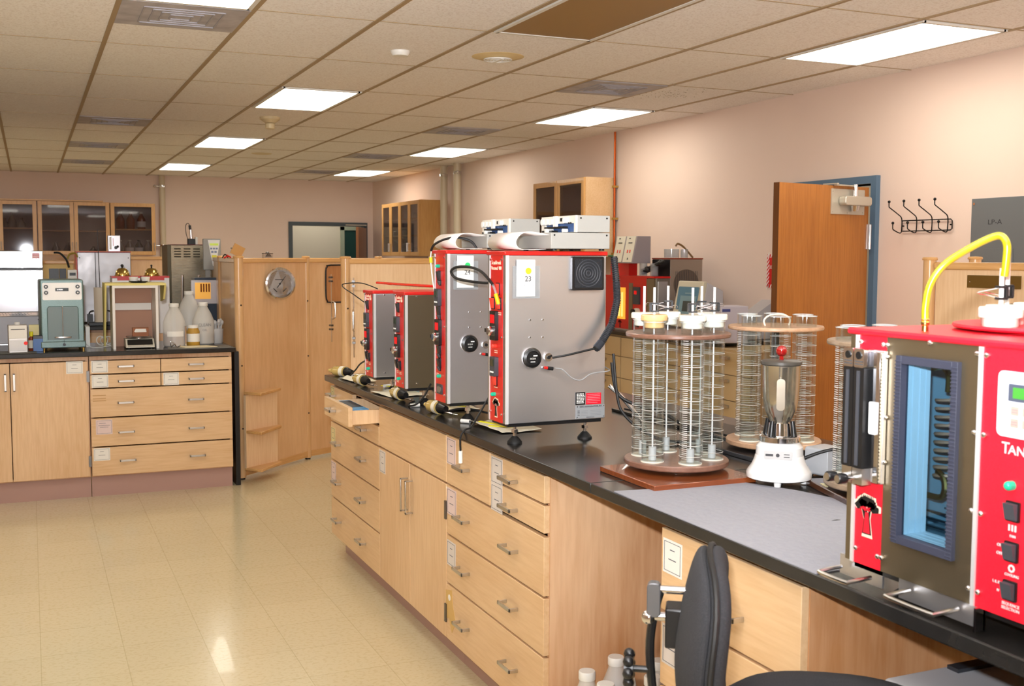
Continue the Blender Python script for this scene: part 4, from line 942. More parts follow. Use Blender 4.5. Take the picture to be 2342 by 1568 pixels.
hose('black cable lying from the amber probe toward the chamber marked 23', 'cable', [(1.46, 3.93, .975), (1.5, 3.86, .99), (1.56, 3.78, .98), (1.6, 3.7, .975)], .004, rubber)
hose('black cable arching at the far bench end', 'cable', [(1.46, 5.36, .965), (1.48, 5.32, 1.0), (1.47, 5.2, 1.04), (1.46, 4.98, 1.09)], .004, rubber)
tag(obj('instruction_card', box(B(), 1.56, 4.245, 1.025, 1.66, 4.25, 1.085), paper), 'white printed card leaning on the steel side of the short smoky chamber', 'card')
tag(obj('leaflet', [(box(B(), 1.295, 4.77, .872, 1.385, 5.1, .877), mat('leaflet_blue', (90, 150, 196), .4)), (box(B(), 1.305, 4.85, .877, 1.38, 5.07, .8785), dgrey)], None), 'blue and black leaflet lying in the open drawer', 'leaflet')
tag(obj('blue_card', box(B(), 1.585, 4.66, .955, 1.588, 4.74, 1.04), mat('pale_blue_card', (150, 180, 196), .5)), 'pale blue card standing between the two short chambers', 'card')

# ================================================================== racks of graduated tubes
grad = mat('white_graduation', (232, 230, 224), .5)
frost = mat('frosted_plastic', (226, 226, 226), .5, trans=.3)
def rack(label, x, y, caps, angs, disk, base=.0, pole=False, zb=None):
    zb = BH+.016 if zb is None else zb
    t = thing('tube_rack', label, 'tube rack', (x, y, zb), group='round racks of graduated glass tubes')
    random.seed(int(x*1000))
    b = box(B(), -.07, -.07, .0, .07, .07, .003); xf(b, rz(25)); cyl(b, (0, 0, .003), (0, 0, .012), .05); obj('swivel_plate', b, chrome, t)
    H0, H1 = .012, .375
    obj('base_disk', lathe(B(), [(.146, H0), (.148, H0+.003), (.148, H0+.013), (.146, H0+.016)], n=64), disk, t)
    b = lathe(B(), [(.146, H1), (.148, H1+.003), (.148, H1+.009), (.146, H1+.012)], n=64); obj('top_disk', b, disk, t)
    if pole:
        obj('centre_pole', cyl(B(), (0, 0, H0+.016), (0, 0, H1), .012, n=20), black, t); obj('carry_handle', tube(B(), [(-.04, .0, H1+.01), (-.045, 0, H1+.03), (-.02, 0, H1+.045), (.03, 0, H1+.045), (.055, 0, H1+.03), (.05, 0, H1+.01)], .003, sub=4), cream, t)
    for k, a in enumerate(angs):
        a = math.radians(a); cx, cy = .1*math.cos(a), .1*math.sin(a); r = .031
        z0, z1 = H0+.018, H1+.045
        g = lathe(B(), [(.0, 0), (r, 0), (r, z1-z0), (r+.001, z1-z0+.001), (r-.0015, z1-z0+.001), (r-.0022, z1-z0-.004), (r-.0022, .003), (0, .003)], n=28)
        tb = obj('glass_tube', g, glass, t, loc=(cx, cy, z0))
        b = B()
        for q in range(11):
            zz = .02+.031*q; lt = lathe(B(), [(r+.0001, zz), (r+.0011, zz+.0006), (r+.0001, zz+.0012)], n=28); m_ = bpy.data.meshes.new('t'); lt.to_mesh(m_); b.from_mesh(m_); lt.free()
        aa = random.uniform(0, 6)
        for q in range(62):
            zz = .015+.0055*q; n_ = 4
            p = [(math.cos(aa+.18*i)*(r+.0006), math.sin(aa+.18*i)*(r+.0006)) for i in range(n_)]
            for i in range(n_-1):
                vs = [b.verts.new(v) for v in ((*p[i], zz), (*p[i+1], zz), (*p[i+1], zz+.0012), (*p[i], zz+.0012))]; b.faces.new(vs)
        obj('graduation_rings', b, grad, tb, smooth=False)
        b = B()
        for zr in (0, z1-z0-.001): lt = lathe(B(), [(r-.002, zr), (r+.0016, zr), (r+.0016, zr+.0018), (r-.002, zr+.0018), (r-.002, zr)], n=28); m_ = bpy.data.meshes.new('t'); lt.to_mesh(m_); b.from_mesh(m_); lt.free()
        obj('tube_rim', b, mat('rim_glass', (232, 238, 238), .1, alpha=.55), tb, split=True)
        b = B(); cyl(b, (cx, cy, z0-.002), (cx, cy, z0+.001), .033, n=28); obj('tube_gasket', b, cream, t)
        if caps:
            cp_ = obj('stopper', lathe(B(), [(.026, -.02), (.0275, -.018), (.0275, 0), (.036, .001), (.037, .003), (.037, .014), (.035, .017), (0.001, .017)], n=36), mat('amber_wax', (226, 186, 130), .4) if k == 0 else mat('nylon_white', (238, 236, 224), .35), t, loc=(cx, cy, z1+.003))
            b = B(); cyl(b, (0, 0, -.385), (0, 0, 0), .0024, n=12); cyl(b, (0, 0, 0), (0, 0, .092), .0036, n=12); obj('glass_rod', b, mat('white_rod', (232, 230, 230), .25), cp_)
            cyl_ = cyl(B(), (cx, cy, z0+.003), (cx, cy, z0+.04), .011, n=16); obj('frosted_plug', cyl_, frost, t)
            if k != 3:
                b = B(); box(b, -.008, -.007, .024, .008, .007, .028); box(b, -.008, -.007, .046, .008, .007, .05); box(b, -.009, -.007, .026, -.005, .007, .048); 
                w_ = B(); rr = random.choice((-1, 1)); tube(w_, [(.006, 0, .03), (.02*1, 0, .036), (.034, 0, .04)], .0008, sub=1, n=5); tube(w_, [(.006, 0, .044), (.02, 0, .04), (.034, 0, .036)], .0008, sub=1, n=5)
                ring = lathe(B(), [(.0045, -.001), (.0055, 0), (.0045, .001)], n=14); xf(ring, tr(.038, 0, .038) @ rx(90)); m_ = bpy.data.meshes.new('t'); ring.to_mesh(m_); w_.from_mesh(m_); ring.free()
                o = obj('binder_clip', [(b, black), (w_, chrome)], None, cp_, loc=(0, 0, 0), rot=(-23.6 if k in (0, 1, 4) else 156)); o.scale = (1.5, 1.5, 1.0)
    return t
A0 = -23.6
R1 = rack('round rack with six capped glass tubes and upright white rods, nearest the chamber marked 23', 1.68, 2.665, True, [a+A0 for a in (-140, -76, -15, 157, 40, 99)], walnut_disk)
R2 = rack('round rack of open glass tubes with a white handle behind the blender', 2.153, 2.845, False, [a+A0 for a in (-150, -95, -35, 20, 80, 140)], wood('pale_laminate', (196, 160, 128), (166, 124, 92), (5, 5, 5)), pole=True, zb=BH+.014)
R3 = rack('round rack mostly hidden behind the large red chamber', 2.005, 2.19, False, [a+A0 for a in (-178, -115, -50, 10, 75, 130)], wood('grey_laminate', (150, 130, 108), (118, 98, 78), (5, 5, 5)), zb=BH+.018)
b = box(B(), 1.487, 2.462, BH, 1.81, 2.765, BH+.016); tag(obj('board', b, cherry, bev=.002), 'glossy reddish board under the capped tube rack', 'board')
b = box(B(), 1.98, 2.67, BH, 2.33, 3.02, BH+.014); tag(obj('board', b, black, bev=.002), 'black base board under the open tube rack behind the blender', 'board')
b = box(B(), -.2, -.17, 0, .2, .17, .018); tag(obj('board', b, wood('walnut_board', (84, 52, 34), (58, 34, 22), (9, .7, 9), rough=.12, coat=.8), bev=.003, loc=(2.06, 2.165, BH), rot=-16), 'dark glossy walnut board under the rack behind the large red chamber', 'board')
tag(obj('yellow_note', box(B(), -.035, -.02, 0, .035, .02, .001), mat('note_cream', (232, 222, 176), .6), loc=(1.93, 2.28, BH+.0185), rot=-20), 'cream note on the corner of the dark walnut board', 'note')
tag(obj('white_stopper', lathe(B(), [(.0, 0), (.014, 0), (.015, .002), (.015, .02), (0, .021)], n=20), white, M=ry(90), loc=(1.885, 2.10, 1.165)), 'white stopper held on the rack beside the flow tubes', 'stopper')
# grey filter mat
felt = mat('grey_felt', (143, 143, 149), .95, noise=(60, .5, (138, 138, 146), (1, 1, 1)), bump=.5)
pl = [(1.39, 2.505)]+[(1.39+.048*k, 2.5-.004*k+random.uniform(-.003, .003)) for k in range(1, 9)]+[(1.84, 2.33), (1.92, 2.0), (1.92, 1.7), (1.388, 1.69)]+[(1.387, 1.69+.09*k) for k in range(1, 9)]
tag(obj('grey_mat', prism(B(), pl, 'z', BH, BH+.0025), felt, smooth=False), 'grey felt mat lying on the bench before the blender and large red chamber', 'mat')
tag(obj('mat_tear', prism(B(), [(1.70, 2.02), (1.725, 2.018), (1.72, 2.026)], 'z', BH+.0025, BH+.003), black), 'tiny dark nick on the grey felt mat', 'nick')
# blender
t = thing('lab_blender', 'white enamel laboratory blender with a steel jar and red ball knob', 'blender', (1.862, 2.432, BH+.0025), 0)
obj('motor_base', lathe(B(), [(.078, .012), (.087, .016), (.088, .028), (.084, .036), (.074, .05), (.067, .066), (.065, .075), (.0635, .077), (.0625, .1), (.06, .103), (.052, .113)], n=64), whitep, t)
b = B()
for a in (-150, -60, 30, 120):
    a = math.radians(a+20); cyl(b, (.066*math.cos(a), .066*math.sin(a), .0), (.066*math.cos(a), .066*math.sin(a), .016), .009, .011, n=16)
obj('foot', b, whitep, t, split=True)
obj('collar', lathe(B(), [(.05, .112), (.055, .115), (.055, .128), (.051, .131), (.046, .132), (.034, .132), (.032, .15), (.03, .165), (.0, .165)], n=56), chrome, t)
b = B()
for a in range(4):
    a = math.radians(a*90+21); c_, s_ = math.cos(a), math.sin(a); cyl(b, (.044*c_, .044*s_, .13), (.038*c_, .038*s_, .172), .0085, .006, n=12)
obj('prong', b, black, t, split=True)
J = B(); prof = [(.028, .155), (.027, .166), (.034, .18), (.043, .2), (.0475, .23), (.0495, .27), (.0505, .318), (.052, .324)]
n = 56; rings = []
for r_, z_ in prof:
    rings.append([J.verts.new((r_*(1-.07*max(0, (.315-z_)/.14)*(.5+.5*math.cos(4*(2*PI*k/n)+.6)))*math.cos(2*PI*k/n), r_*(1-.07*max(0, (.315-z_)/.14)*(.5+.5*math.cos(4*(2*PI*k/n)+.6)))*math.sin(2*PI*k/n), z_)) for k in range(n)])
for a, c_ in zip(rings, rings[1:]):
    for k in range(n): J.faces.new((a[k], a[(k+1) % n], c_[(k+1) % n], c_[k]))
J.faces.new(rings[0][::-1]); J.faces.new(rings[-1])
jar = obj('steel_jar', J, brushed('jar_steel', (190, 182, 166), .14, (1, 1, 3), .04), t)
obj('lid', lathe(B(), [(.052, .322), (.055, .325), (.055, .332), (.05, .335), (0.001, .336)], n=56), mat('rubber_lid', (70, 66, 60), .4), t)
b = B(); sph(b, (0, 0, .36), .0155, n=24); cyl(b, (0, 0, .335), (0, 0, .35), .006); obj('ball_knob', b, mat('red_bakelite', (140, 12, 10), .1, coat=1), t)
a_ = math.radians(-125); b = rbox(B(), -.011, .205, .011, .29, .009, -.064, -.052); obj('handle', b, brushed('jar_steel', (178, 168, 150), .2), t, M=rz(-125+90-2))
pb = rbox(B(), -.037, .074, .037, .096, .003, -.0668, -.0635); pt_ = B(); box(pt_, -.033, -.0675, .082, -.013, -.0665, .088); cyl(pt_, (-.001, -.068, .085), (-.001, -.0665, .085), .005, n=12); box(pt_, .015, -.0675, .08, .03, -.0665, .082); box(pt_, .015, -.0675, .087, .03, -.0665, .089)
obj('name_plate', [(pb, handle_m), (pt_, ink)], None, t, M=rz(-40))
# power adapters
t = thing('power_supply', 'pale grey metal transformer box right of the blender', 'power supply', (2.05, 2.465, BH), 12)
obj('case', rbox(B(), -.045, .006, .045, .082, .008, -.04, .04), mat('grey_hammer', (176, 178, 182), .35), t, bev=.002); b = B(); cyl(b, (-.03, -.03, 0), (-.03, -.03, .008), .008); cyl(b, (.03, -.03, 0), (.03, -.03, .008), .008); cyl(b, (.03, .03, 0), (.03, .03, .008), .008); cyl(b, (-.03, .03, 0), (-.03, .03, .008), .008); obj('foot', b, rubber, t, split=True)
tag(obj('black_adapter', rbox(B(), -.04, 0, .04, .06, .012, -.03, .03), black, loc=(2.155, 2.40, BH)), 'black power adapter behind the grey transformer box', 'adapter')
hose('black cord curving from the blender to the adapter', 'cable', [(1.93, 2.47, .985), (1.965, 2.45, 1.01), (2.02, 2.41, 1.035), (2.08, 2.37, 1.04), (2.15, 2.34, 1.03), (2.17, 2.37, 1.0)], .0045, rubber)

# ================================================================== large red chamber
t = thing('cooling_chamber', 'large red and bronze chamber marked TANNAS with a bluish window at the right edge', 'test chamber', (1.40, 1.62, BH), -90)
W, DP, z0, z1 = .66, .46, .05, .486
def hollow():
    b = B(); box(b, .0, .01, z0, .02, DP, z1-.01); box(b, .3, .01, z0, W, DP, z1-.01); box(b, .02, .01, z0, .3, DP, .1); box(b, .02, .01, .455, .3, DP, z1-.01); box(b, .02, .36, .1, .3, DP, .455)
    box(b, .02, .01, .1, .12, .03, .455); box(b, .27, .01, .1, .3, .03, .455); return b
bd = obj('body', hollow(), bronze, t); obj('lid', box(B(), -.006, -.008, z1-.012, W, DP+.01, z1), redp2, t, bev=.004)
obj('edge_strip', box(B(), 0, -.002, z0, .018, .01, z1-.012), bronze, t); obj('bright_trim', box(B(), .018, -.007, z0, .026, .004, z1-.012), alu, t)
obj('left_panel', box(B(), .026, -.004, z0, .095, .01, z1-.012), redp2, t)
b = B(); box(b, .095, -.003, z0, .13, .01, z1-.012); box(b, .265, -.003, z0, .306, .01, z1-.012); box(b, .13, -.003, z0, .265, .01, .118); box(b, .13, -.003, .44, .265, .01, z1-.012)
dr = obj('window_door', b, bronze, t)
obj('bright_trim', box(B(), .306, -.007, z0, .314, .004, z1-.012), alu, t)
rp_ = obj('right_panel', box(B(), .314, -.004, z0, W, .01, z1-.012), redp2, t)
obj('base', box(B(), .01, .012, z0-.014, W-.01, DP-.01, z0), black, t)
gk = mat('blue_grey_gasket', (46, 49, 64), .55); b = B()
for (a, c, e, f) in ((.127, .113, .14, .445), (.255, .113, .268, .445), (.14, .113, .255, .127), (.14, .431, .255, .445)): box(b, a, -.012, c, e, .012, f)
for k in range(52): box(b, .1255, -.013, .118+.0062*k, .141, -.0118, .1205+.0062*k); box(b, .254, -.013, .118+.0062*k, .2685, -.0118, .1205+.0062*k)
obj('gasket', b, gk, dr, bev=.002)
obj('window_pane', box(B(), .14, .002, .127, .255, .005, .431), thin_glass('blue_tint_glass', (214, 232, 240)), dr)
il = mat('chamber_lining', (140, 166, 178), .35, .1); iw = mat('pane_spacer', (226, 230, 236), .4)
b = B(); box(b, .02, .352, .1, .3, .36, .455); box(b, .02, .06, .1, .024, .352, .455); box(b, .296, .06, .1, .3, .352, .455); box(b, .024, .06, .1, .296, .352, .104); box(b, .024, .06, .451, .296, .352, .455); obj('lining', b, il, t)
b = B()
for (a, c, e, f) in ((.124, .113, .141, .445), (.254, .113, .27, .445), (.141, .113, .254, .128), (.141, .43, .254, .445)):
    for k, (d0, d1, g_) in enumerate(((.006, .014, 0), (.014, .0165, .003), (.0165, .03, 0), (.03, .033, .003), (.033, .044, 0), (.044, .0465, .003), (.0465, .056, 0))):
        box(b, a+(g_ if a > .2 else 0), d0, c+(g_ if c > .4 else 0), e-(g_ if a < .13 else 0), d1, f-(g_ if f < .2 else 0))
obj('pane_spacer', b, iw, t)
lt_ = mat('added_cold_lamp', (230, 238, 245), .4, emit=((222, 236, 255), 2.2)); obj('added_strip_lamp', box(B(), .285, .07, .12, .294, .08, .44), lt_, t)  # lamp added out of view to brighten the chamber interior
b = B()
for k in range(6): box(b, .026, .08+.045*k, .13, .29, .086+.045*k, .133)
obj('wire_shelf', b, mat('shelf_dark', (60, 80, 90), .3, .8), t)
pts = [(.085+.024*math.cos(a*.5), .16+.024*math.sin(a*.5), .2+.00125*a) for a in range(0, 130)]
obj('coil', tube(B(), pts, .003, sub=1, n=7), mat('coil_copper', (206, 150, 120), .4, .3), t)
obj('brass_fitting', tube(B(), [(.06, .14, .41), (.085, .14, .415), (.1, .14, .4), (.1, .14, .37)], .006, sub=3), brass, t); obj('brass_fitting', tube(B(), [(.05, .14, .17), (.09, .14, .172), (.1, .14, .19), (.095, .14, .21), (.08, .14, .22)], .006, sub=3), brass, t)
# logo, tree, control panel
a, b = B(), B(); tree_bm(a, .058, .145, .076, -.0048, -.0035); tree_bm(b, .058, .1455, .066, -.0055, -.0035); c_ = B(); prism(c_, [(.0505, .1115), (.068, .1115), (.0625, .15), (.055, .15)], 'y', -.006, -.0035); prism(c_, [(.04, .156), (.05, .16), (.058, .157), (.07, .161), (.06, .153), (.05, .154)], 'y', -.006, -.0035)
obj('tree_emblem', [(a, tree_edge), (b, black), (c_, redp2)], None, t); obj('emblem_text', text(B(), 'TANNAS', .009, tr(.058, -.0048, .178) @ FRONT), black, t)
wtx = mat('white_print', (240, 226, 226), .5)
b = B(); text(b, 'T', .026, tr(.356, -.0045, .318) @ FRONT, align='LEFT'); text(b, 'ANNAS', .021, tr(.369, -.0045, .3165) @ FRONT, align='LEFT', sx=1.1); obj('maker_name', b, wtx, rp_)
b = rbox(B(), .346, .337, .53, .44, .01, -.006, -.004); cpn = obj('control_panel', b, mat('panel_white', (226, 232, 244), .4), rp_)
a = rbox(B(), .369, .394, .45, .421, .002, -.009, -.006); c_ = box(B(), .378, -.0095, .399, .44, -.0085, .416); e = box(B(), .35, 0, 0, .351, 0.0001, .0001)
obj('lcd_display', [(a, mat('lcd_bezel', (70, 76, 92), .4)), (c_, mat('lcd_green', (60, 130, 50), .2, emit=((60, 140, 40), .25)))], None, cpn)
tx = B(); text(tx, 'MTM-20', .006, tr(.358, -.0062, .429) @ FRONT); bt = B(); 
for z in (.379, .36): rbox(bt, .373, z-.007, .388, z+.007, .002, -.007, -.006); rbox(bt, .395, z-.007, .41, z+.007, .002, -.007, -.006)
box(tx, .377, -.0062, .389, .384, -.006, .3905)
for z in (.381, .377, .362, .358):
    box(tx, .375, -.0075, z-.0008, .386, -.0069, z+.0008)
obj('key', bt, mat('salmon_key', (240, 150, 140), .5), cpn, split=True); obj('keypad_print', tx, inkl, cpn)
b = B(); cyl(b, (.379, -.012, .262), (.379, -.004, .262), .0075, n=20); sph(b, (.379, -.012, .262), .0075, n=14); obj('green_lamp', b, tealled, rp_)
for z in (.222, .158, .096):
    a = rbox(B(), .371, z-.016, .397, z+.016, .002, -.008, -.004); c_ = B(); prism(c_, [(-.008, z-.013), (-.012, z-.013), (-.018, z+.013), (-.008, z+.013)], 'x', .3735, .3945); obj('rocker_switch', [(a, black), (c_, dgrey)], None, rp_)
b = B()
for k in range(3): box(b, .375+.006*k, -.0045, .19, .378+.006*k, -.004, .2)
text(b, 'FAN', .006, tr(.384, -.0045, .182) @ FRONT); text(b, 'ON', .007, tr(.36, -.0045, .163) @ FRONT); text(b, 'OFF', .007, tr(.36, -.0045, .15) @ FRONT); text(b, 'COOLING', .006, tr(.385, -.0045, .12) @ FRONT)
lathe_ = lathe(B(), [(.0035, 0), (.0065, 0), (.0065, .0008), (.0035, .0008), (.0035, 0)], n=8); xf(lathe_, tr(.384, -.004, .131) @ rx(90)); m_ = bpy.data.meshes.new('t'); lathe_.to_mesh(m_); b.from_mesh(m_); lathe_.free()
text(b, 'I, II, III', .006, tr(.356, -.0045, .103) @ FRONT); text(b, 'IV', .006, tr(.36, -.0045, .09) @ FRONT); text(b, 'SEQUENCE', .0068, tr(.385, -.0045, .073) @ FRONT); text(b, 'SELECTION', .0068, tr(.385, -.0045, .066) @ FRONT)
obj('panel_print', b, wtx, rp_)
b = B()
for x, z in ((.302, .462), (.322, .461), (.302, .334), (.322, .333), (.302, .206), (.322, .205), (.302, .077), (.322, .076), (.033, .462), (.09, .461), (.1, .461), (.2, .472), (.1, .44), (.1, .331), (.033, .078), (.09, .076), (.1, .076), (.039, .262), (.1, .25)):
    sph(b, (x, -.006, z), .005, (1, .9, 1), n=10)
obj('dome_screw', b, chrome, t, split=True)
# flow meters
for k, (x, s_) in enumerate(((.034, 0), (.062, 1))):
    fm = obj('flow_meter', [(rbox(B(), x-.013, .235, x+.013, .418, .003, -.036, -.012), black)], None, t)
    obj('scale_tube', box(B(), x-.004, -.038, .24, x+.003, -.036, .412), dgrey, fm)
    a = rbox(B(), x-.013, .418, x+.013, .452, .003, -.037, -.012); c_ = cyl(B(), (x, -.0385, .44), (x, -.036, .44), .007, n=20); e = B(); box(e, x-.01, -.038, .423, x+.01, -.0368, .425); box(e, x-.01, -.038, .428, x+.01, -.0368, .43)
    obj('end_plate', [(a, chrome), (c_, black), (e, ink)], None, fm)
    a = B(); cyl(a, (x, -.06, .218), (x, -.02, .218), .0045); c_ = lathe(B(), [(.0085, 0), (.0095, .003), (.0095, .016), (.0085, .018), (0, .018)], n=20); xf(c_, tr(x, -.06, .218) @ rx(90)); e = cyl(B(), (x, -.0795, .218), (x, -.078, .218), .007, n=20)
    obj('valve_knob', [(a, chrome), (c_, black), (e, handle_m)], None, fm)
    obj('outlet_block', box(B(), x-.013, -.034, .205, x+.013, -.012, .235), handle_m, fm)
br = obj('meter_bracket', [(box(B(), .018, -.012, .21, .1, -.004, .45), steel), (box(B(), .083, -.022, .212, .1, -.012, .448), chrome)], None, t, bev=.001)
obj('white_tag', rbox(B(), .079, .3, .099, .358, .003, -.026, -.022), mat('tag_white', (250, 250, 250), .3), br)
# tray handles and feet
def dhandle(x0, x1, z, out=.055):
    b = tube(B(), [(x0, .0, z), (x0, -out+.008, z-.003), (x0+.01, -out, z-.004), (x1-.01, -out, z-.004), (x1, -out+.008, z-.003), (x1, 0, z)], .004, sub=2); return b
a = box(B(), -.03, .012, .012, .085, .016, .05); obj('tray_pull', [(dhandle(-.012, .068, .03), handle_m), (a, steel)], None, t)
a = box(B(), .135, .004, .012, .325, .008, .05); c_ = box(B(), .32, -.012, .01, .325, .008, .05); obj('tray_pull', [(dhandle(.165, .275, .034), handle_m), (a, steel), (c_, chrome)], None, t)
f = obj('foot', lathe(B(), [(.026, 0), (.026, .006), (.014, .016), (.01, .04)], n=24), rubber, t, loc=(.11, .05, 0))
for x, y in ((.58, .05), (.11, .4), (.58, .4)): f2 = f.copy(); C.objects.link(f2); f2.location = (x, y, 0)
# turntable with capped tubes on top
t2 = thing('tube_turntable', 'red round plate with white capped tubes on top of the large red chamber', 'turntable', (1.68, 1.395, BH+z1))
obj('red_disk', lathe(B(), [(.15, 0), (.15, .003), (.183, .005), (.186, .008), (.184, .012), (0.001, .012)], n=64), redp2, t2)
nyl = MT['nylon_white']
for k, (u, v) in enumerate(((-.152, .002), (-.08, .055), (-.08, -.11), (.04, -.13), (.12, -.02), (.05, .11))):
    st = obj('stopper', lathe(B(), [(.028, 0), (.029, .002), (.029, .015), (.035, .016), (.036, .018), (.036, .031), (.034, .034), (.001, .034)], n=40), nyl, t2, loc=(u, v, .012))
    obj('glass_rim', lathe(B(), [(.032, -.001), (.032, .016), (.0305, .016), (.0305, -.001)], n=32), glass, st)
    obj('glass_rod', cyl(B(), (0, 0, .03), (0, 0, .125 if k else .10), .004, n=14), MT['white_rod'], st)
    if k < 2:
        b = B(); box(b, -.008, -.008, .046, .008, .008, .05); box(b, -.008, -.008, .066, .008, .008, .07); box(b, .005, -.008, .048, .009, .008, .068)
        w_ = tube(B(), [(-.006, 0, .05), (-.03, 0, .055), (-.042, 0, .058), (-.03, 0, .061), (-.006, 0, .066)], .001, sub=2, n=6); obj('binder_clip', [(b, black), (w_, chrome)], None, st, rot=-23)
hp = [at(2116, 735, 'x', 1.448), at(2117, 700, 'x', 1.45), at(2128, 650, 'x', 1.458), at(2160, 605, 'x', 1.475), at(2220, 566, 'x', 1.50), at(2270, 542, 'x', 1.52), at(2292, 541, 'x', 1.527), at(2303, 560, 'x', 1.529), at(2302, 590, 'x', 1.529), at(2297, 632, 'x', 1.528)]
hp = [hp[0]-Vector((0, 0, .004))]+hp
tag(obj('yellow_hose', tube(B(), hp, .0066, n=16, sub=8), mat('yellow_tubing', (146, 143, 20), .22, coat=.5)), 'bright yellow tubing arching from the lid of the large red chamber to a capped tube', 'tubing')
b = lathe(B(), [(.006, 0), (.0055, .01), (.0075, .012), (.0075, .016), (.006, .018), (.0075, .02), (.006, .023), (.005, .024)], n=20)
tag(obj('hose_barb', b, brass, loc=(hp[0].x, hp[0].y, BH+z1)), 'brass hose barb where the yellow tubing enters the red lid', 'fitting')
tag(obj('black_clip', prism(B(), [(-.014, 0), (.012, 0), (.006, .038), (-.004, .04)], 'x', -.008, .008), black, loc=(1.78, 1.60, BH+z1)), 'small black wedge clip on the lid of the large red chamber', 'clip')

# ================================================================== stool, jugs, cart under the bench
seatf = mat('charcoal_fabric', (44, 44, 47), .95, noise=(350, .5, (28, 28, 31), (1, 1, 1)), bump=.4)
t = thing('lab_stool', 'tall charcoal upholstered swivel stool with a black backrest shell before the near bench', 'stool', (1.40, 1.67, 0), -33.7)
def pad(prof, wid, nb=14, pw=2.6):
    """front pad: cross profile (x front, x back, z) swept across width with rounded outline"""
    b = B(); R = []
    for i in range(nb+1):
        v = -1+2*i/nb; k = (1-abs(v)**pw)**(1/pw); ring = []
        for (xf_, xb_, z) in prof: ring.append((xf_, v*wid/2, z, k))
        R.append(ring)
    return R
def backrest(x0, zc, hh, wd, th, off, m_, name, par, curve=.05):
    b = B(); NU, NV = 40, 24; G = []
    for i in range(NU+1):
        a = 2*PI*i/NU
        row = []
        for j in range(NV//2+1):
            s = math.sin(j/(NV//2)*PI/2); ca, sa = math.cos(a), math.sin(a); e = 2.7
            rr = 1/((abs(ca)**e+abs(sa)**e)**(1/e)); y = wd/2*rr*ca*s; z = hh/2*rr*sa*s
            bulge = th*max(0, 1-s**6)**.5
            row.append((y, z, bulge))
        G.append(row)
    def P(y, z, bu, sg): return (x0+off+sg*bu+curve*(2*y/wd)**2*.6-.022*math.cos((z/hh)*PI*1.6)-.05*(z/hh)**2, y, zc+z)
    for sg in (1, -1):
        V = [[b.verts.new(P(*q, sg)) for q in row] for row in G[:-1]]
        for i in range(NU):
            for j in range(NV//2): 
                q = (V[i][j], V[i][j+1], V[(i+1) % NU][j+1], V[(i+1) % NU][j])
                try: b.faces.new(q)
                except ValueError: pass
    bmesh.ops.remove_doubles(b, verts=b.verts, dist=.0004)
    return obj(name, b, m_, par)
bk = -.235
backrest(bk, .80, .42, .41, .034, .014, seatf, 'backrest_pad', t); backrest(bk, .80, .42, .40, .022, -.012, seatf, 'backrest_shell', t)
pp = []
for i in range(41):
    a = 2*PI*i/40; ca, sa = math.cos(a), math.sin(a); rr = 1/((abs(ca)**2.7+abs(sa)**2.7)**(1/2.7)); y, z = .206*rr*ca, .212*rr*sa
    pp.append((bk+.004+.03*(y/.205)**2-.022*math.cos((z/.42)*PI*1.6)-.05*(z/.42)**2, y, .80+z))
obj('piping', tube(B(), pp, .006, sub=1), rubber, t)
b = B(); NU = 36
rings = []
for (s, z) in ((.0, .712), (.6, .715), (.86, .709), (.97, .69), (1.0, .67), (.95, .645), (.5, .635), (0, .635)):
    rings.append([(max(s, .001)*.235*math.copysign(abs(math.cos(2*PI*k/NU))**.8, math.cos(2*PI*k/NU))+.02, max(s, .001)*.235*math.copysign(abs(math.sin(2*PI*k/NU))**.8, math.sin(2*PI*k/NU)), z) for k in range(NU)])
VR = [[b.verts.new(p) for p in r_] for r_ in rings]
for a, c_ in zip(VR, VR[1:]):
    for k in range(NU): b.faces.new((a[k], a[(k+1) % NU], c_[(k+1) % NU], c_[k]))
bmesh.ops.remove_doubles(b, verts=b.verts, dist=.0006); obj('seat', b, seatf, t)
for o_ in t.children: o_.location.z = .15
b = B(); cyl(b, (0, 0, .35), (0, 0, .80), .025); cyl(b, (0, 0, .12), (0, 0, .4), .035); obj('gas_column', b, chrome, t)
for k in range(5):
    a = 2*PI*k/5+.3; c_, s_ = math.cos(a), math.sin(a); b = B(); cyl(b, (0, 0, .13), (.29*c_, .29*s_, .075), .022, .014); 
    g_ = obj('base_leg', b, black, t); b = B(); cyl(b, (.29*c_-.01*s_, .29*s_+.01*c_, .028), (.29*c_+.01*s_, .29*s_-.01*c_, .028), .027, n=20); cyl(b, (.29*c_, .29*s_, .03), (.29*c_, .29*s_, .08), .006); obj('castor', b, rubber, g_)
b = tube(B(), [(.20*math.cos(k*PI/12), .20*math.sin(k*PI/12), .33) for k in range(25)], .008, sub=1); obj('foot_ring', b, chrome, t)
# backrest mechanism
b = B(); box(b, bk-.075, -.03, .82, bk-.02, .03, .9); obj('back_bracket', b, black, t, bev=.004)
b = tube(B(), [(bk-.085, 0, .93), (bk-.098, 0, .88), (bk-.105, 0, .8), (bk-.09, 0, .68), (bk-.05, 0, .6), (0, 0, .62)], .009, sub=4); obj('back_bar', b, black, t)
b = B(); cyl(b, (bk-.02, -.0, .93), (bk-.09, -.0, .93), .008); cyl(b, (bk-.04, 0, .875), (bk-.105, 0, .875), .009); sph(b, (bk-.108, 0, .872), .015); cyl(b, (bk-.03, -.035, .845), (bk-.03, -.028, .845), .014); obj('pivot_pin', b, chrome, t, split=True)
b = rbox(B(), bk-.112, .875, bk-.085, .945, .01, -.012, .012); obj('link_plate', b, mat('link_grey', (104, 104, 106), .3, .6), t, bev=.002)
b = B(); cyl(b, (bk-.1, 0, .765), (bk-.14, 0, .765), .007); obj('knob_stem', b, black, t)
b = B(); cyl(b, (bk-.155, 0, .765), (bk-.137, 0, .765), .028, n=20)
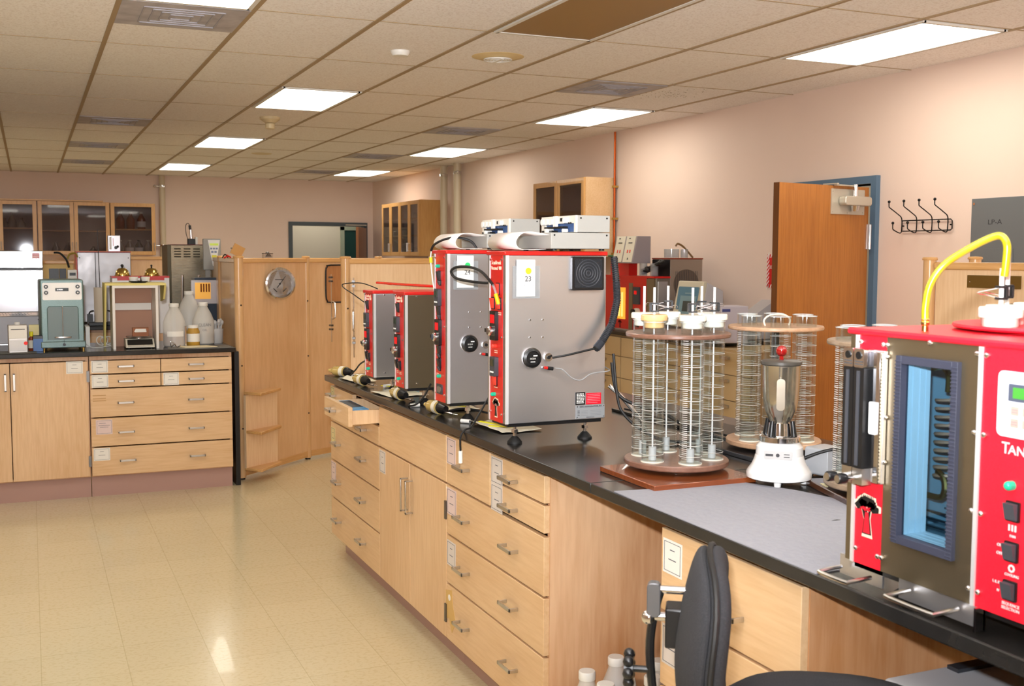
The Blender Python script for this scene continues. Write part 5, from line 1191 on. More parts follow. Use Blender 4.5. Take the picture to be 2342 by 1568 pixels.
for k in range(8): a = 2*PI*k/8; sph(b, (bk-.146, .03*math.cos(a), .765+.03*math.sin(a)), .0115, n=10)
obj('star_knob', b, black, t)
for o_ in t.children:
    if o_.name.split('.')[0] in ('back_bracket', 'back_bar', 'pivot_pin', 'link_plate', 'knob_stem', 'star_knob'): o_.location.z = .15
t.scale = (.9, .9, .9); t.location = (1.26, 1.503, 0)
hdpe = mat('milky_plastic', (244, 243, 238), .4, alpha=.5)
def jug(x, y, z, s, label, liq, lvl, group, capc=None, rot=0, handle=True, lab=None, rr=.075):
    t = thing('plastic_jug', label, 'jug', (x, y, z), rot, group)
    r = rr*s; h = .295*s
    obj('body', lathe(B(), [(r*.9, 0), (r, .008), (r, h*.5), (r*.97, h*.58), (r*.72, h*.74), (r*.42, h*.88), (r*.38, h*.94)], n=36), hdpe, t)
    if liq: 
        pr_ = [(r*.88, .004), (r*.975, .01), (r*.975, h*min(lvl, .5))]
        if lvl > .5: pr_.append((r*.97-(lvl-.5)*r*1.2, h*lvl))
        obj('contents', lathe(B(), pr_, n=36), liq, t)
    obj('cap', lathe(B(), [(r*.43, h*.92), (r*.44, h*.925), (r*.44, h*.99), (r*.41, h), (0.001, h)], n=32), capc or white, t)
    if handle: obj('handle', tube(B(), [(r*.5, 0, h*.84), (r*.85, 0, h*.8), (r*1.0, 0, h*.68), (r*.98, 0, h*.56)], r*.14, sub=4, n=10), hdpe, t)
    if lab: lab(t, r, h)
    return t
grl = mat('blue_grey_liquid', (110, 114, 132), .3); brl = mat('mauve_liquid', (118, 104, 108), .3)
for k, (x, y, li, lv, l) in enumerate([(1.507, 2.87, grl, .45, 'milky jug on the floor under the bench, farthest left of the knee space'), (1.645, 2.94, grl, .68, 'milky jug holding blue-grey liquid to its shoulder, middle of the back row under the bench'), (1.752, 2.86, brl, .72, 'milky jug with mauve liquid in the shade of the stool knob'),
     (1.50, 2.74, grl, .4, 'milky jug in the front row whose cap just shows at the bottom edge'), (1.655, 2.735, grl, .5, 'milky jug in the front row with a raised cap, second from left')]):
    jug(x, y, 0, 1.09 if k < 3 else 1.12, l, li, lv, 'plastic jugs on the floor under the bench', rot=-25, rr=.053)
t = thing('cart', 'pale plastic topped cart tucked under the bench at the lower right', 'cart', (1.775, 1.34, 0))
obj('top', rbox(B(), -.22, 0, .26, .03, .012, -.25, .34), mat('pale_plastic', (222, 222, 226), .4), t, loc=(0, 0, .69), bev=.004)
for x, y in ((-.19, -.22), (.23, -.22), (-.19, .31), (.23, .31)): obj('leg', cyl(B(), (x, y, 0), (x, y, .69), .015), handle_m, t)
obj('grey_strip', box(B(), -.06, .3, .72, .12, .33, .728), dgrey, t)
# ================================================================== left bench
green = mat('hammered_green', (104, 126, 126), .35, .3, noise=(160, .6, (122, 144, 142), (1, 1, 1)), bump=.2)
greend = mat('edge_green', (64, 92, 84), .35, .3)
t = thing('analytical_balance', 'green analytical balance with a white control face on the left bench', 'balance', (.188, 7.62, BH), 2)
hx = .127
obj('housing', [(box(B(), -hx, .0, .045, hx, .30, .455), green), (box(B(), -hx-.003, .012, .04, hx+.003, .31, .45), greend)], None, t, bev=.006)
obj('base', box(B(), -hx-.006, -.02, .018, hx+.008, .31, .06), green, t, bev=.006)
b = B()
for x in (-.115, .12): cyl(b, (x, .0, 0), (x, .0, .02), .009, n=14); cyl(b, (x, .28, 0), (x, .28, .02), .009, n=14)
obj('foot', b, brass, t, split=True)
wf = obj('control_face', rbox(B(), -.115, .325, .118, .435, .008, -.004, 0), mat('face_white', (255, 255, 255), .4), t)
for x in (-.094, .094):
    for z in (.41, .372):
        a = B(); cyl(a, (x, -.016, z), (x, -.004, z), .0125, n=24); c_ = B(); cyl(c_, (x, -.0175, z), (x, -.016, z), .005, n=12); obj('knob', [(a, dgrey), (c_, white)], None, wf)
a = box(B(), -.039, -.0055, .381, .04, -.004, .401); b = B(); text(b, '0.0000', .013, tr(-.012, -.006, .391) @ FRONT); obj('readout', [(a, black), (b, handle_m)], None, wf)
fr_ = B(); tube(fr_, [(-.09, -.002, .07), (-.09, -.002, .27), (-.08, -.002, .283), (.085, -.002, .283), (.095, -.002, .27), (.095, -.002, .07)], .0018, sub=1)
win = obj('weighing_window', [(box(B(), -.088, -.002, .07, .093, -.0005, .28), mat('blue_grey_pane', (120, 140, 146), .15, coat=.6)), (fr_, greend)], None, t)
b = B(); cyl(b, (.0, -.008, .085), (0, -.008, .275), .002); sph(b, (0, -.008, .28), .005); obj('pan_hanger', b, chrome, t)
b = B(); cyl(b, (0, -.01, .083), (0, -.01, .09), .05, n=32); xf(b, tr(0, -.01, .086) @ Matrix.Diagonal((1, .25, 1, 1)) @ tr(0, .01, -.086)); obj('weighing_pan', b, handle_m, t)
b = B(); cyl(b, (.005, -.032, .04), (.005, -.02, .04), .009, n=20); cyl(b, (.005, -.022, .04), (.005, -.022, .07), .0012); obj('latch_knob', b, dgrey, t)
# draught shield
yel = mat('yellow_pad', (222, 208, 130), .6); dsw = mat('shield_white', (226, 222, 216), .45)
t = thing('draught_shield', 'white open fronted draught shield with a yellow pad over its top', 'draught shield', (.63, 7.57, BH), 0)
b = B(); box(b, -.142, 0, 0, -.126, .26, .415); box(b, .126, 0, 0, .142, .26, .415); box(b, -.126, 0, .398, .126, .26, .415); pass
box(b, -.126, .245, .245, .12, .26, .29)
obj('frame', b, dsw, t); obj('back_panel', box(B(), -.126, .262, .0, .126, .268, .415), mat('brown_board', (176, 134, 112), .7), t)
b = box(B(), -.185, .01, .4155, .195, .28, .43); prism(b, [(.0, .42), (.28, .42), (.28, .3), (.1, .32)], 'x', .184, .196); prism(b, [(.0, .42), (.28, .42), (.28, .0), (.22, .0)], 'x', -.186, -.175); obj('yellow_cover', b, yel, t)
tag(obj('tray', lathe(B(), [(.045, 0), (.058, .006), (.062, .012), (.05, .008), (0, .006)], n=32), mat('dark_dish', (36, 38, 42), .4), loc=(.66, 7.68, BH+.431)), 'small dark dish on the yellow top of the draught shield', 'dish')
t = thing('pan_balance', 'low top pan balance with a dark face inside the draught shield', 'balance', (.655, 7.6, BH), 0)
obj('case', [(prism(B(), [(-.02, .008), (.17, .008), (.17, .062), (.03, .062), (-.02, .02)], 'x', -.088, .09), cream), (prism(B(), [(-.0215, .016), (-.0195, .016), (.018, .058), (.014, .06)], 'x', -.078, .08), black)], None, t, bev=.002)
b = B()
for x in (-.07, .07):
    for y in (0, .14): cyl(b, (x, y, 0), (x, y, .009), .01, n=12)
obj('foot', b, rubber, t, split=True)
obj('pan', lathe(B(), [(.03, .062), (.03, .07), (.08, .072), (.082, .078), (0, .076)], (0, .08, 0), n=40), handle_m, t)
t2 = thing('brown_block', 'brown block with a torn paper label on the pan balance', 'block', (.665, 7.68, BH+.078)); obj('block', [(box(B(), -.05, -.02, 0, .052, .03, .055), mat('brown_card', (150, 92, 56), .6)), (prism(B(), [(-.04, .03), (-.03, .048), (.034, .048), (.038, .026), (-.032, .026)], 'y', -.0215, -.02), paper)], None, t2)
# jugs and jars
def lab1(t, r, h):
    b = lathe(B(), [(r+.0012, .07), (r+.0012, .105)], n=48); bmesh.ops.delete(b, geom=[f for f in b.faces if f.calc_center_median().y > -.052 or f.calc_center_median().x < -.05], context='FACES')
    e = B(); box(e, .03, -r-.004, .1, .05, -r+.012, .108)
    obj('sticker', b, paper, t)
def lab2(t, r, h):
    a = B(); text(a, 'CLEAN', .028, tr(0, -r-.001, .135) @ FRONT); text(a, 'OIL', .022, tr(0, -r-.001, .1) @ FRONT); obj('marker_writing', a, inkl, t)
jug(.885, 7.70, BH, .98, 'milky gallon jug one third full of red-brown liquid at the draught shield', mat('red_brown_liquid', (110, 60, 52), .25), .3, 'plastic jugs on the left bench', handle=False, lab=lab1)
jug(1.095, 7.84, BH, .98, 'milky gallon jug with handwriting and a little clear liquid at the bench end', mat('pale_liquid', (170, 166, 156), .3), .25, 'plastic jugs on the left bench', handle=False, lab=lab2)
jug(1.03, 8.06, BH+.07, .98, 'milky gallon jug standing behind the others, empty', None, 0, 'plastic jugs on the left bench', handle=False)
tag(obj('wood_block', box(B(), .96, 7.99, BH, 1.1, 8.13, BH+.07), mp_), 'low wood block under the rear jug', 'block')
t = thing('sample_jar', 'clear jar of amber oil with a white lid and label before the jug', 'jar', (1.008, 7.70, BH))
obj('body', lathe(B(), [(.04, 0), (.043, .006), (.043, .1), (.034, .118), (.033, .125)], n=36), mat('amber_oil', (214, 166, 66), .1, trans=.3), t)
obj('lid', lathe(B(), [(.035, .122), (.036, .14), (0, .141)], n=36), white, t); b = lathe(B(), [(.0438, .03), (.0438, .085)], n=48); bmesh.ops.delete(b, geom=[f for f in b.faces if f.calc_center_median().y > -.018], context='FACES'); obj('sticker', b, paper, t)
tag(obj('measuring_cylinder', lathe(B(), [(.02, 0), (.02, .004), (.0085, .01), (.0085, .135), (.012, .139)], n=20), chrome, loc=(.952, 7.66, BH)), 'slim bright measuring cylinder between the brown jug and the oil jar', 'cylinder')
t = thing('pipette_beaker', 'frosted beaker full of plastic droppers at the bench end', 'beaker', (1.19, 7.90, BH)); obj('beaker', lathe(B(), [(.042, 0), (.045, .005), (.05, .1), (.0485, .1), (.044, .006), (0, .004)], n=36), frost, t)
for k in range(14):
    a = 2*PI*k/14; q = .5+.5*(k % 3)/2; b = B(); c_, s_ = math.cos(a), math.sin(a); cyl(b, (.02*c_, .02*s_, .01), (.055*c_*q, .04*s_*q, .12+.01*(k % 3)), .003, .005, n=8); sph(b, (.06*c_*q, .043*s_*q, .135+.01*(k % 3)), .011, (1, 1, 1.5), n=10)
    tag(obj('dropper', b, frost, loc=(1.19, 7.90, BH)), 'milky plastic dropper bunched in the frosted beaker', 'dropper', 'droppers in the beaker')
tag(obj('grey_sheet', prism(B(), [(.82, 7.47), (1.2, 7.462), (1.24, 7.50), (1.22, 7.72), (.83, 7.62)], 'z', BH, BH+.002), mat('grey_liner', (120, 116, 110), .9)), 'grey bench liner under the cream paper', 'liner')
tag(obj('cream_paper', prism(B(), [(.93, 7.50), (1.14, 7.52), (1.09, 7.66), (.88, 7.63)], 'z', BH+.003, BH+.006), mat('cream_paper', (236, 224, 188), .7)), 'cream paper sheet lying at the right end of the left bench', 'paper sheet')
b = B(); tube(b, [(.84, 7.52, BH+.008), (.86, 7.5, BH+.03), (.88, 7.53, BH+.01), (.9, 7.5, BH+.02)], .004, sub=4); tube(b, [(.845, 7.54, BH+.01), (.84, 7.53, BH+.045), (.87, 7.52, BH+.03)], .003, sub=4)
tag(obj('metal_clamp', b, chrome), 'small tangled metal clamp beside the cream paper', 'clamp')
for k, (x, y, z, l, m_) in enumerate([(.945, 7.86, BH, 'tin with a red band behind the measuring cylinder', 0)]):
    t = thing('label_tin', l, 'tin', (x, y, z)); obj('tin', cyl(B(), (0, 0, 0), (0, 0, .1), .03), cream, t); obj('red_band', cyl(B(), (0, 0, .045), (0, 0, .062), .0305), redp, t)
tag(obj('small_roll', lathe(B(), [(.0, -.012), (.02, -.012), (.02, .012), (0, .012)], n=24), cream, M=rx(90), loc=(.955, 7.74, BH+.02)), 'small cream tape roll between the jug and the jar', 'tape roll')
# left group
t = thing('solvent_can', 'metal can with a white label and red dot at the left edge of the bench', 'can', (-.075, 7.53, BH), 4)
obj('can', box(B(), -.055, 0, 0, .055, .09, .175), steel_dull, t, bev=.004); b = B(); cyl(b, (0, .045, .175), (0, .045, .19), .016); obj('cap', b, white, t)
obj('paper_label', [(box(B(), -.052, -.002, .09, .05, 0, .172), paper), (box(B(), -.052, -.002, .012, .05, 0, .08), mat('silver_label', (226, 226, 228), .3)), (box(B(), -.04, -.003, .145, .04, -.0015, .149), ink)], None, t)
b = B(); cyl(b, (.043, -.004, .06), (.043, -.001, .06), .0115, n=24); obj('red_dot', b, mat('dot_red', (250, 50, 40), .5), t)
t = thing('oil_bottle', 'small brown bottle with a yellow cap behind the labelled can', 'bottle', (0, 7.64, BH)); obj('body', lathe(B(), [(.016, 0), (.018, .004), (.018, .08), (.01, .095)], n=20), amberb, t); obj('cap', cyl(B(), (0, 0, .095), (0, 0, .125), .012), yellow, t); obj('sticker', lathe(B(), [(.0187, .02), (.0187, .07)], n=20), cream, t)
t = thing('blue_box', 'blue printed box with a cream lid block beside the green balance', 'box', (.03, 7.6, BH), 0); obj('box', [(box(B(), -.02, 0, 0, .038, .05, .1), mat('blue_label', (70, 110, 170), .4)), (box(B(), -.02, -.001, .08, .038, .051, .1), dgrey)], None, t, bev=.002)
tag(obj('cream_block', box(B(), -.012, 7.68, BH, .048, 7.72, BH+.165), mat('cream_tag', (226, 214, 160), .6)), 'cream card block behind the blue box', 'card block')
tag(obj('black_tray', box(B(), -.2, 7.48, BH, .03, 7.66, BH+.004), mat('olive_tray', (70, 66, 50), .5)), 'thin olive tray under the labelled can', 'tray')
hose('black bench cord in a heap between the blue box and the green balance', 'cable', [(.06, 7.72, BH+.006), (.05, 7.66, BH+.03), (.085, 7.65, BH+.05), (.06, 7.7, BH+.07), (.1, 7.74, BH+.02), (.07, 7.64, BH+.015), (.045, 7.7, BH+.04)], .005, rubber)
hose('black cord with red tip on the steel bath', 'cable', [(.045, 7.9, BH+.19), (.065, 7.9, BH+.17), (.068, 7.88, BH+.13), (.05, 7.85, BH+.09), (.04, 7.8, BH+.05)], .004, rubber)
hose('white cords lying between the balance and the draught shield', 'cable', [(.33, 7.8, BH+.03), (.36, 7.76, BH+.006), (.42, 7.75, BH+.004), (.5, 7.8, BH+.01)], .003, white)
pts = [(.42+.03*math.cos(a)+.004*a, 7.9+.02*math.sin(a*1.3), BH+.035+.03*math.sin(a)) for a in [k*.45 for k in range(40)]]
hose('coil of white cord beside the draught shield', 'cord', pts, .0035, white, 'coiled_cord')
tag(obj('white_box', box(B(), .335, 7.86, BH, .36, 7.98, BH+.135), white), 'narrow white box behind the green balance', 'box')
# steel bath behind (big polished box at the left edge)
t = thing('steel_bath', 'large polished steel instrument at the left edge with a lidded top', 'instrument', (-.6, 8.32, BH), 0)
obj('lower_case', box(B(), 0, 0, .0, .70, .5, .19), mat('matte_grey_steel', (150, 148, 150), .5, .6), t, bev=.004) 
obj('slotted_band', box(B(), -.0, -.004, .19, .70, .5, .215), chrome, t)
b = B(); random.seed(2)
for k in range(28): cyl(b, (.33+.01*k+(k % 2)*.004, -.006, .20+(k % 2)*.008), (.33+.01*k+(k % 2)*.004, -.004, .20+(k % 2)*.008), .0022, n=6)
obj('vent_hole', b, ink, t)
obj('upper_case', box(B(), -.0, .0, .215, .69, .5, .58-.07), mat('mirror_steel', (170, 170, 174), .14, .95), t, bev=.006)
obj('lid', box(B(), -.0, -.005, .518, .69, .5, .64), MT['mirror_steel'], t, bev=.006); obj('lid_gap', box(B(), .0, .0, .508, .688, .49, .52), black, t)
b = B(); box(b, .62, -.0065, .585, .67, -.005, .625); c_ = B(); box(c_, .625, -.007, .595, .665, -.006, .6); box(c_, .625, -.007, .61, .665, -.006, .613); obj('pink_sticker', [(b, mat('pink_label', (230, 150, 160), .5)), (c_, white)], None, t)
t = thing('steel_rail_table', 'low polished steel table carrying the bath instrument', 'stand', (-.6, 8.3, 0)); b = B(); box(b, -.1, 0, BH-.03, .72, .6, BH); obj('table_top', b, steel, t)
for x, y in ((-.05, .05), (.67, .05), (-.05, .55), (.67, .55)): obj('leg', cyl(B(), (x, y, 0), (x, y, BH-.03), .02), steel, t)
tag(obj('grey_meter', box(B(), -.34, 8.4, BH+.64, -.26, 8.5, BH+.74), dgrey), 'dark grey meter on the polished steel instrument, cut by the frame edge', 'meter')
# ---- second bench: instruments
def steelbox(x0, x1, y0, y1, z0_, z1_, label, m_, extra=None, name='steel_cabinet'):
    t = thing(name, label, 'cabinet', (x0, y0, z0_)); w_, d, h = x1-x0, y1-y0, z1_-z0_
    obj('case', box(B(), 0, 0, .012, w_, d, h), m_, t, bev=.004)
    b = B()
    for x in (.04, w_-.04):
        for y in (.05, d-.05): cyl(b, (x, y, 0), (x, y, .014), .014, n=12)
    obj('foot', b, rubber, t, split=True)
    if extra: extra(t, w_, d, h)
    return t
def ex1(t, w_, d, h):
    obj('red_edge', box(B(), -.004, -.003, h, w_+.004, d, h+.008), redp, t); obj('red_edge', box(B(), -.008, 0, .012, 0, d, h), redp, t)
    b = B()
    for x in (.02, w_-.02): cyl(b, (x, -.003, h-.05), (x, 0, h-.05), .005, n=8)
    obj('screw', b, ink, t); obj('seam', box(B(), .148, -.0025, .15, .154, 0, h), ink, t)
steelbox(.394, .845, 10.55, 11.0, BH, 1.585, 'dull steel box with a red top edge behind the paper towel roll', brushed('smeared_steel', (176, 174, 176), .42, (1, 1, 1), .3), ex1)
def ex2(t, w_, d, h):
    b = B()
    for c_ in range(4):
        for r_ in range(4): prism(b, [(-.006, h-.038-.024*r_), (0, h-.03-.024*r_), (0, h-.04-.024*r_)], 'x', .03+.085*c_, .09+.085*c_)
    obj('louvre', b, mat('louvre_dark', (50, 46, 38), .5), t, split=True); obj('red_edge', box(B(), 0, -.003, h, w_, d, h+.006), mat('dark_red', (100, 30, 24), .4), t)
    obj('dark_side', box(B(), -.03, .0, .012, 0, d, h), mat('olive_side', (84, 76, 56), .45, .4), t)
steelbox(1.195, 1.56, 10.55, 11.0, BH, 1.655, 'tall smoky steel cabinet with four columns of louvres behind the jugs', brushed('tall_steel', (170, 160, 140), .28), ex2)
t = thing('flow_gauge', 'small steel box with a gauge and black knob on top of the dull steel box', 'gauge', (.66, 10.62, 1.593)); obj('case', box(B(), 0, 0, 0, .105, .1, .145), steel, t, bev=.003)
b = B(); cyl(b, (.065, -.03, .035), (.065, 0, .035), .014); sph(b, (.08, -.035, .045), .011); obj('knob', b, black, t); obj('scale', box(B(), .012, -.002, .02, .03, 0, .13), white, t); obj('red_line', box(B(), .042, -.003, .05, .046, 0, .12), redp, t)
t = thing('probe_stand', 'chrome probe in a black clamp with a looping wire on the tall steel cabinet', 'probe', (1.40, 10.7, 1.661)); b = B(); cyl(b, (0, 0, .05), (-.004, 0, .14), .013); obj('probe_body', b, chrome, t)
obj('clamp', box(B(), -.035, -.03, 0, .03, .03, .055), black, t, bev=.004); b = B(); cyl(b, (-.008, 0, .14), (-.012, 0, .18), .012); obj('grip', b, black, t)
obj('wire', tube(B(), [(-.012, 0, .18), (-.03, 0, .2), (-.05, 0, .17), (-.045, 0, .1), (-.03, 0, .05)], .003), rubber, t); obj('white_block', box(B(), .035, -.02, 0, .055, .02, .07), white, t)
t = thing('controller', 'grey upright controller with a triangular keypad face and green display', 'controller', (1.455, 10.2, BH), -4)
obj('column', box(B(), -.0, .02, 0, .04, .06, .53), gbox, t); obj('housing', box(B(), -.02, 0, .48, .135, .06, .76), gbox, t, bev=.006)
fa = prism(B(), [(.022, .75), (.128, .75), (.09, .52), (.075, .508), (.062, .52)], 'y', -.004, 0); lc = box(B(), .038, -.006, .7, .114, -.004, .72); kb = B()
for k in range(3): box(kb, .042+.024*k, -.006, .665, .06+.024*k, -.004, .68)
for k in range(2): box(kb, .05+.028*k, -.006, .635, .07+.028*k, -.004, .652)
yk = box(B(), .055, -.006, .59, .098, -.004, .615); obj('keypad_face', [(fa, white), (lc, mat('lime_lcd', (190, 210, 60), .3, emit=((190, 210, 60), .2))), (kb, mat('key_blue', (120, 130, 160), .4)), (yk, yellow)], None, t)
t = thing('orange_lit_bath', 'blue cased bath with an orange lit window behind the maple posts', 'instrument', (1.29, 9.6, BH), 0)
obj('case', box(B(), 0, .1, .0, .2, .3, .42), mat('navy_case', (26, 44, 66), .35), t); obj('front', box(B(), -.03, .09, .2, .2, .1, .4), steel, t)
obj('lit_window', box(B(), -.0, .085, .24, .13, .09, .38), mat('amber_glow', (226, 176, 90), .3, emit=((255, 180, 70), .45)), t); b = B()
for k in range(4): cyl(b, (.05+.022*k, .08, .3), (.05+.022*k, .08, .37), .006)
obj('glass_tube', b, amberb, t); b = B(); cyl(b, (.05, .08, .12), (.05, .1, .12), .012); obj('dial', b, white, t)
tag(obj('black_stand', prism(B(), [(1.14, BH), (1.24, BH), (1.20, BH+.05), (1.17, BH+.05), (1.13, BH+.28), (1.12, BH+.28)], 'y', 10.12, 10.2), black), 'black angled stand before the tall steel cabinet', 'stand')
tag(obj('bright_duct', [(cyl(B(), (1.36, 9.95, BH+.0), (1.36, 9.95, BH+.44), .012), chrome), (cyl(B(), (1.22, 9.95, BH), (1.22, 9.95, BH+.44), .012), chrome)], None), 'pair of bright upright tubes before the tall steel cabinet', 'tubes')
# red instruments with brass domes
for k, x in enumerate((.60, .825)):
    t = thing('dome_bath', ['red topped bath under the left brass dome, behind the draught shield', 'red topped bath under the right brass dome, behind the draught shield'][k], 'instrument', (x, 9.3, 0))
    obj('case', box(B(), 0, 0, .93, .215, .25, 1.38), steel_dull, t, bev=.003); obj('red_band', box(B(), .04, -.003, 1.36, .175, 0, 1.392), redp, t); obj('red_top', box(B(), 0, 0, 1.38, .215, .25, 1.394), redp, t)
    obj('pedestal', box(B(), 0, 0, 0, .215, .25, .93), maple_body, t)
    t2 = thing('brass_dome', ['left brass dome lid with a black ball knob', 'right brass dome lid with a black ball knob'][k], 'dome lid', (x+.085, 9.38, 1.394)); obj('dome', lathe(B(), [(.062, 0), (.062, .006), (.055, .006), (.054, .02), (.045, .045), (.028, .062), (.001, .068)], n=40), brass, t2)
    b = B(); cyl(b, (0, 0, .066), (0, 0, .075), .006); sph(b, (0, 0, .083), .0125 if k == 0 else .009); obj('knob', b, black, t2)
for k, (x, w_) in enumerate(((.8, .03), (.88, .03))): tag(obj('white_cup', lathe(B(), [(.0, 0), (w_*.8, 0), (w_, .03)], n=20), white, loc=(.63+.075*k, 7.68, BH+.4395)), ['left small white cup on the dark dish', 'right small white cup on the dark dish'][k], 'cup')
# paper towel on black holder
t = thing('towel_roll', 'upright paper towel roll on a black base on the second bench', 'paper towel roll', (.56, 10.22, BH)); obj('roll', cyl(B(), (0, 0, .03), (0, 0, .33), .052, n=32), mat('towel_paper', (226, 216, 200), .9), t)
obj('base', box(B(), -.1, -.07, 0, .1, .07, .03), black, t, bev=.004); b = B()
for s in (-1, 1): tube(b, [(s*.055, 0, .13), (s*.085, 0, .12), (s*.095, 0, .09), (s*.095, 0, .02)], .006)
obj('side_arm', b, black, t); obj('black_block', box(B(), -.11, -.03, .02, -.065, .03, .1), black, t)
obj('centre_rod', cyl(B(), (0, 0, .3), (-.01, 0, .83), .003), dgrey, t)
# black boxes and meter between
tag(obj('dark_box', box(B(), .16, 10.5, BH, .24, 10.6, 1.44), black), 'black upright box left of the white meter on the second bench', 'box'); tag(obj('dark_box', box(B(), .245, 10.5, BH, .30, 10.6, 1.44), dgrey), 'dark box between the black box and the white meter', 'box')
t = thing('white_meter', 'white meter with a dark display beside the dull steel box', 'meter', (.31, 10.45, BH)); obj('case', [(box(B(), 0, 0, .0, .075, .12, .48), white), (box(B(), .015, -.002, .43, .065, 0, .455), dgrey)], None, t, bev=.003)
hose('black hose curving behind the green balance', 'hose', [(.2, 10.4, 1.58), (.25, 10.4, 1.575), (.3, 10.4, 1.52), (.32, 10.4, 1.45)], .009, rubber, 'hose'); hose('yellow-green hose arching left of the dull steel box', 'hose', [(.31, 10.5, 1.52), (.33, 10.5, 1.565), (.38, 10.5, 1.575), (.395, 10.5, 1.54)], .008, mat('olive_hose', (150, 130, 50), .4), 'hose')
# things on top of the screens
b = box(B(), -.04, -.006, 0, .04, .006, .075); xf(b, ry(28)); c_ = B(); tube(c_, [(-.03, 0, .05), (.03, 0, .05)], .004, sub=1)
tag(obj('wooden_clip_frame', [(b, mat('gilt_wood', (190, 140, 70), .35)), (c_, hinge_m)], None, loc=(1.31, 7.78, PT+.018)), 'small tilted wooden frame on top of the shelf post', 'frame')
tag(obj('dark_clips', [(tube(B(), [(0, 0, 0), (.03, 0, .012), (.05, .01, .004), (.02, 0, .02)], .006), redp), (tube(B(), [(-.01, 0, 0), (.01, 0, .025), (.03, 0, .0)], .004), black)], None, loc=(1.235, 7.80, PT)), 'tangle of small dark clips beside the tilted wooden frame', 'clips')
b = B(); box(b, -.055, -.008, .0, .055, .008, .03); c_ = B(); box(c_, -.055, -.01, .03, .055, .01, .036); sph(c_, (0, 0, .036), .012, (1.5, 1, .8)); prism(c_, [(-.035, .01), (.035, .01), (.015, .028), (-.015, .028)], 'y', -.012, -.008)
tag(obj('bulldog_clip', [(b, handle_m), (c_, hinge_m)], None, loc=(P1[0]+d_.x*.345, P1[1]+d_.y*.345, PT), rot=an), 'large metal bulldog clip on the rail above the barometer', 'clip')

# ================================================================== wall bench on the right
ov = thing('red_oven', 'red oven with a glowing yellow window on the wall bench beside the chamber marked 23', 'oven', (4.5, 8.29, BH), -90)
# local x = along world -y from 8.2 ; front faces -x world
Wd = .80
obj('case', box(B(), 0, .01, .02, Wd, .137, .445), brushed('oven_steel', (160, 156, 148), .35), ov, bev=.003); obj('front_panel', box(B(), .0, 0, .02, Wd-.12, .01, .445), redp, ov); obj('red_lid', box(B(), -.01, -.01, .445, Wd+.005, .14, .46), redp, ov)
obj('lit_window', box(B(), .16, -.006, .1, .34, 0, .36), mat('yellow_glow', (250, 200, 70), .3, emit=((255, 176, 60), .5)), ov); obj('red_back_riser', box(B(), -.01, .05, .46, .3, .13, .57), redp, ov)
b = B()
for k in range(3): cyl(b, (.2+.05*k, -.01, .12), (.2+.05*k, -.01, .32), .008)
obj('glass_tube', b, mat('glow_tube', (255, 224, 150), .2, emit=((255, 214, 120), .7)), ov)
obj('bronze_strip', box(B(), .4, -.004, .02, .46, 0, .4), bronze, ov); obj('bronze_strip', box(B(), Wd-.12, -.004, .02, Wd, .01, .44), bronze, ov)
a = rbox(B(), .48, .23, .58, .37, .004, -.012, 0); c_ = box(B(), .5, -.014, .31, .54, -.012, .34); e = B(); cyl(e, (.55, -.03, .17), (.55, 0, .17), .03, n=20); f_ = B(); cyl(f_, (.53, -.05, .17), (.53, -.03, .17), .022, n=16)
obj('oven_controls', [(a, dgrey), (c_, redled), (e, cream), (f_, black)], None, ov); b = B()
for x in (.5, .55):
    for z in (.06, .11): box(b, x-.012, -.01, z-.014, x+.012, 0, z+.014)
obj('rocker_switch', b, black, ov)
obj('side_plate', box(B(), Wd, .03, .02, Wd+.006, .115, .42), steel, ov); b = B(); tree_bm(b, .25, .06, .06, -.004, 0); obj('tree_emblem', b, mat('dark_emblem', (110, 16, 12), .5), ov)
# twin controller on top
t = thing('twin_controller', 'beige twin channel controller on top of the red oven', 'controller', (4.45, 8.1, BH+.56), -90)
obj('case', prism(B(), [(0, 0), (.17, 0), (.17, .22), (.045, .22)], 'x', 0, .34), mat('mauve_grey', (150, 142, 146), .5), t, bev=.003)
sl = rx(-11.8)
for k in range(2):
    a = box(B(), .015+.165*k, -.004, .01, .16+.165*k, 0, .225); c_ = B(); e = B()
    for q in range(2): box(c_, .06+.165*k+.04*q, -.006, .085, .075+.165*k+.04*q, -.004, .11)
    box(e, .06+.165*k, -.006, .165, .12+.165*k, -.004, .172); box(e, .06+.165*k, -.006, .2, .08+.165*k, -.004, .21); prism(e, [(.08+.165*k, .03), (.1+.165*k, .03), (.09+.165*k, .048)], 'y', -.006, -.004)
    obj('channel_face', [(a, cream), (c_, sw_red), (e, ink)], None, t, M=sl)
for k, y in enumerate((7.62, 7.45)): tag(obj('glass_beaker', lathe(B(), [(.03, 0), (.032, .004), (.032, .1), (.030, .1), (.03, .006), (0, .004)], n=24), clear, loc=(4.56, y+.15, BH+.461)), ['left clear beaker on the red oven lid', 'right clear beaker on the red oven lid'][k], 'beaker')
pts = [(4.57+.03*math.sin(k*1.7), 7.78-.013*k+.03*math.cos(k*2.3), BH+.475+.03*abs(math.sin(k*.9))+.004*k) for k in range(22)]
hose('heap of black cables on the red oven beside the brown oven', 'cable', pts, .012, rubber, 'cable_heap')
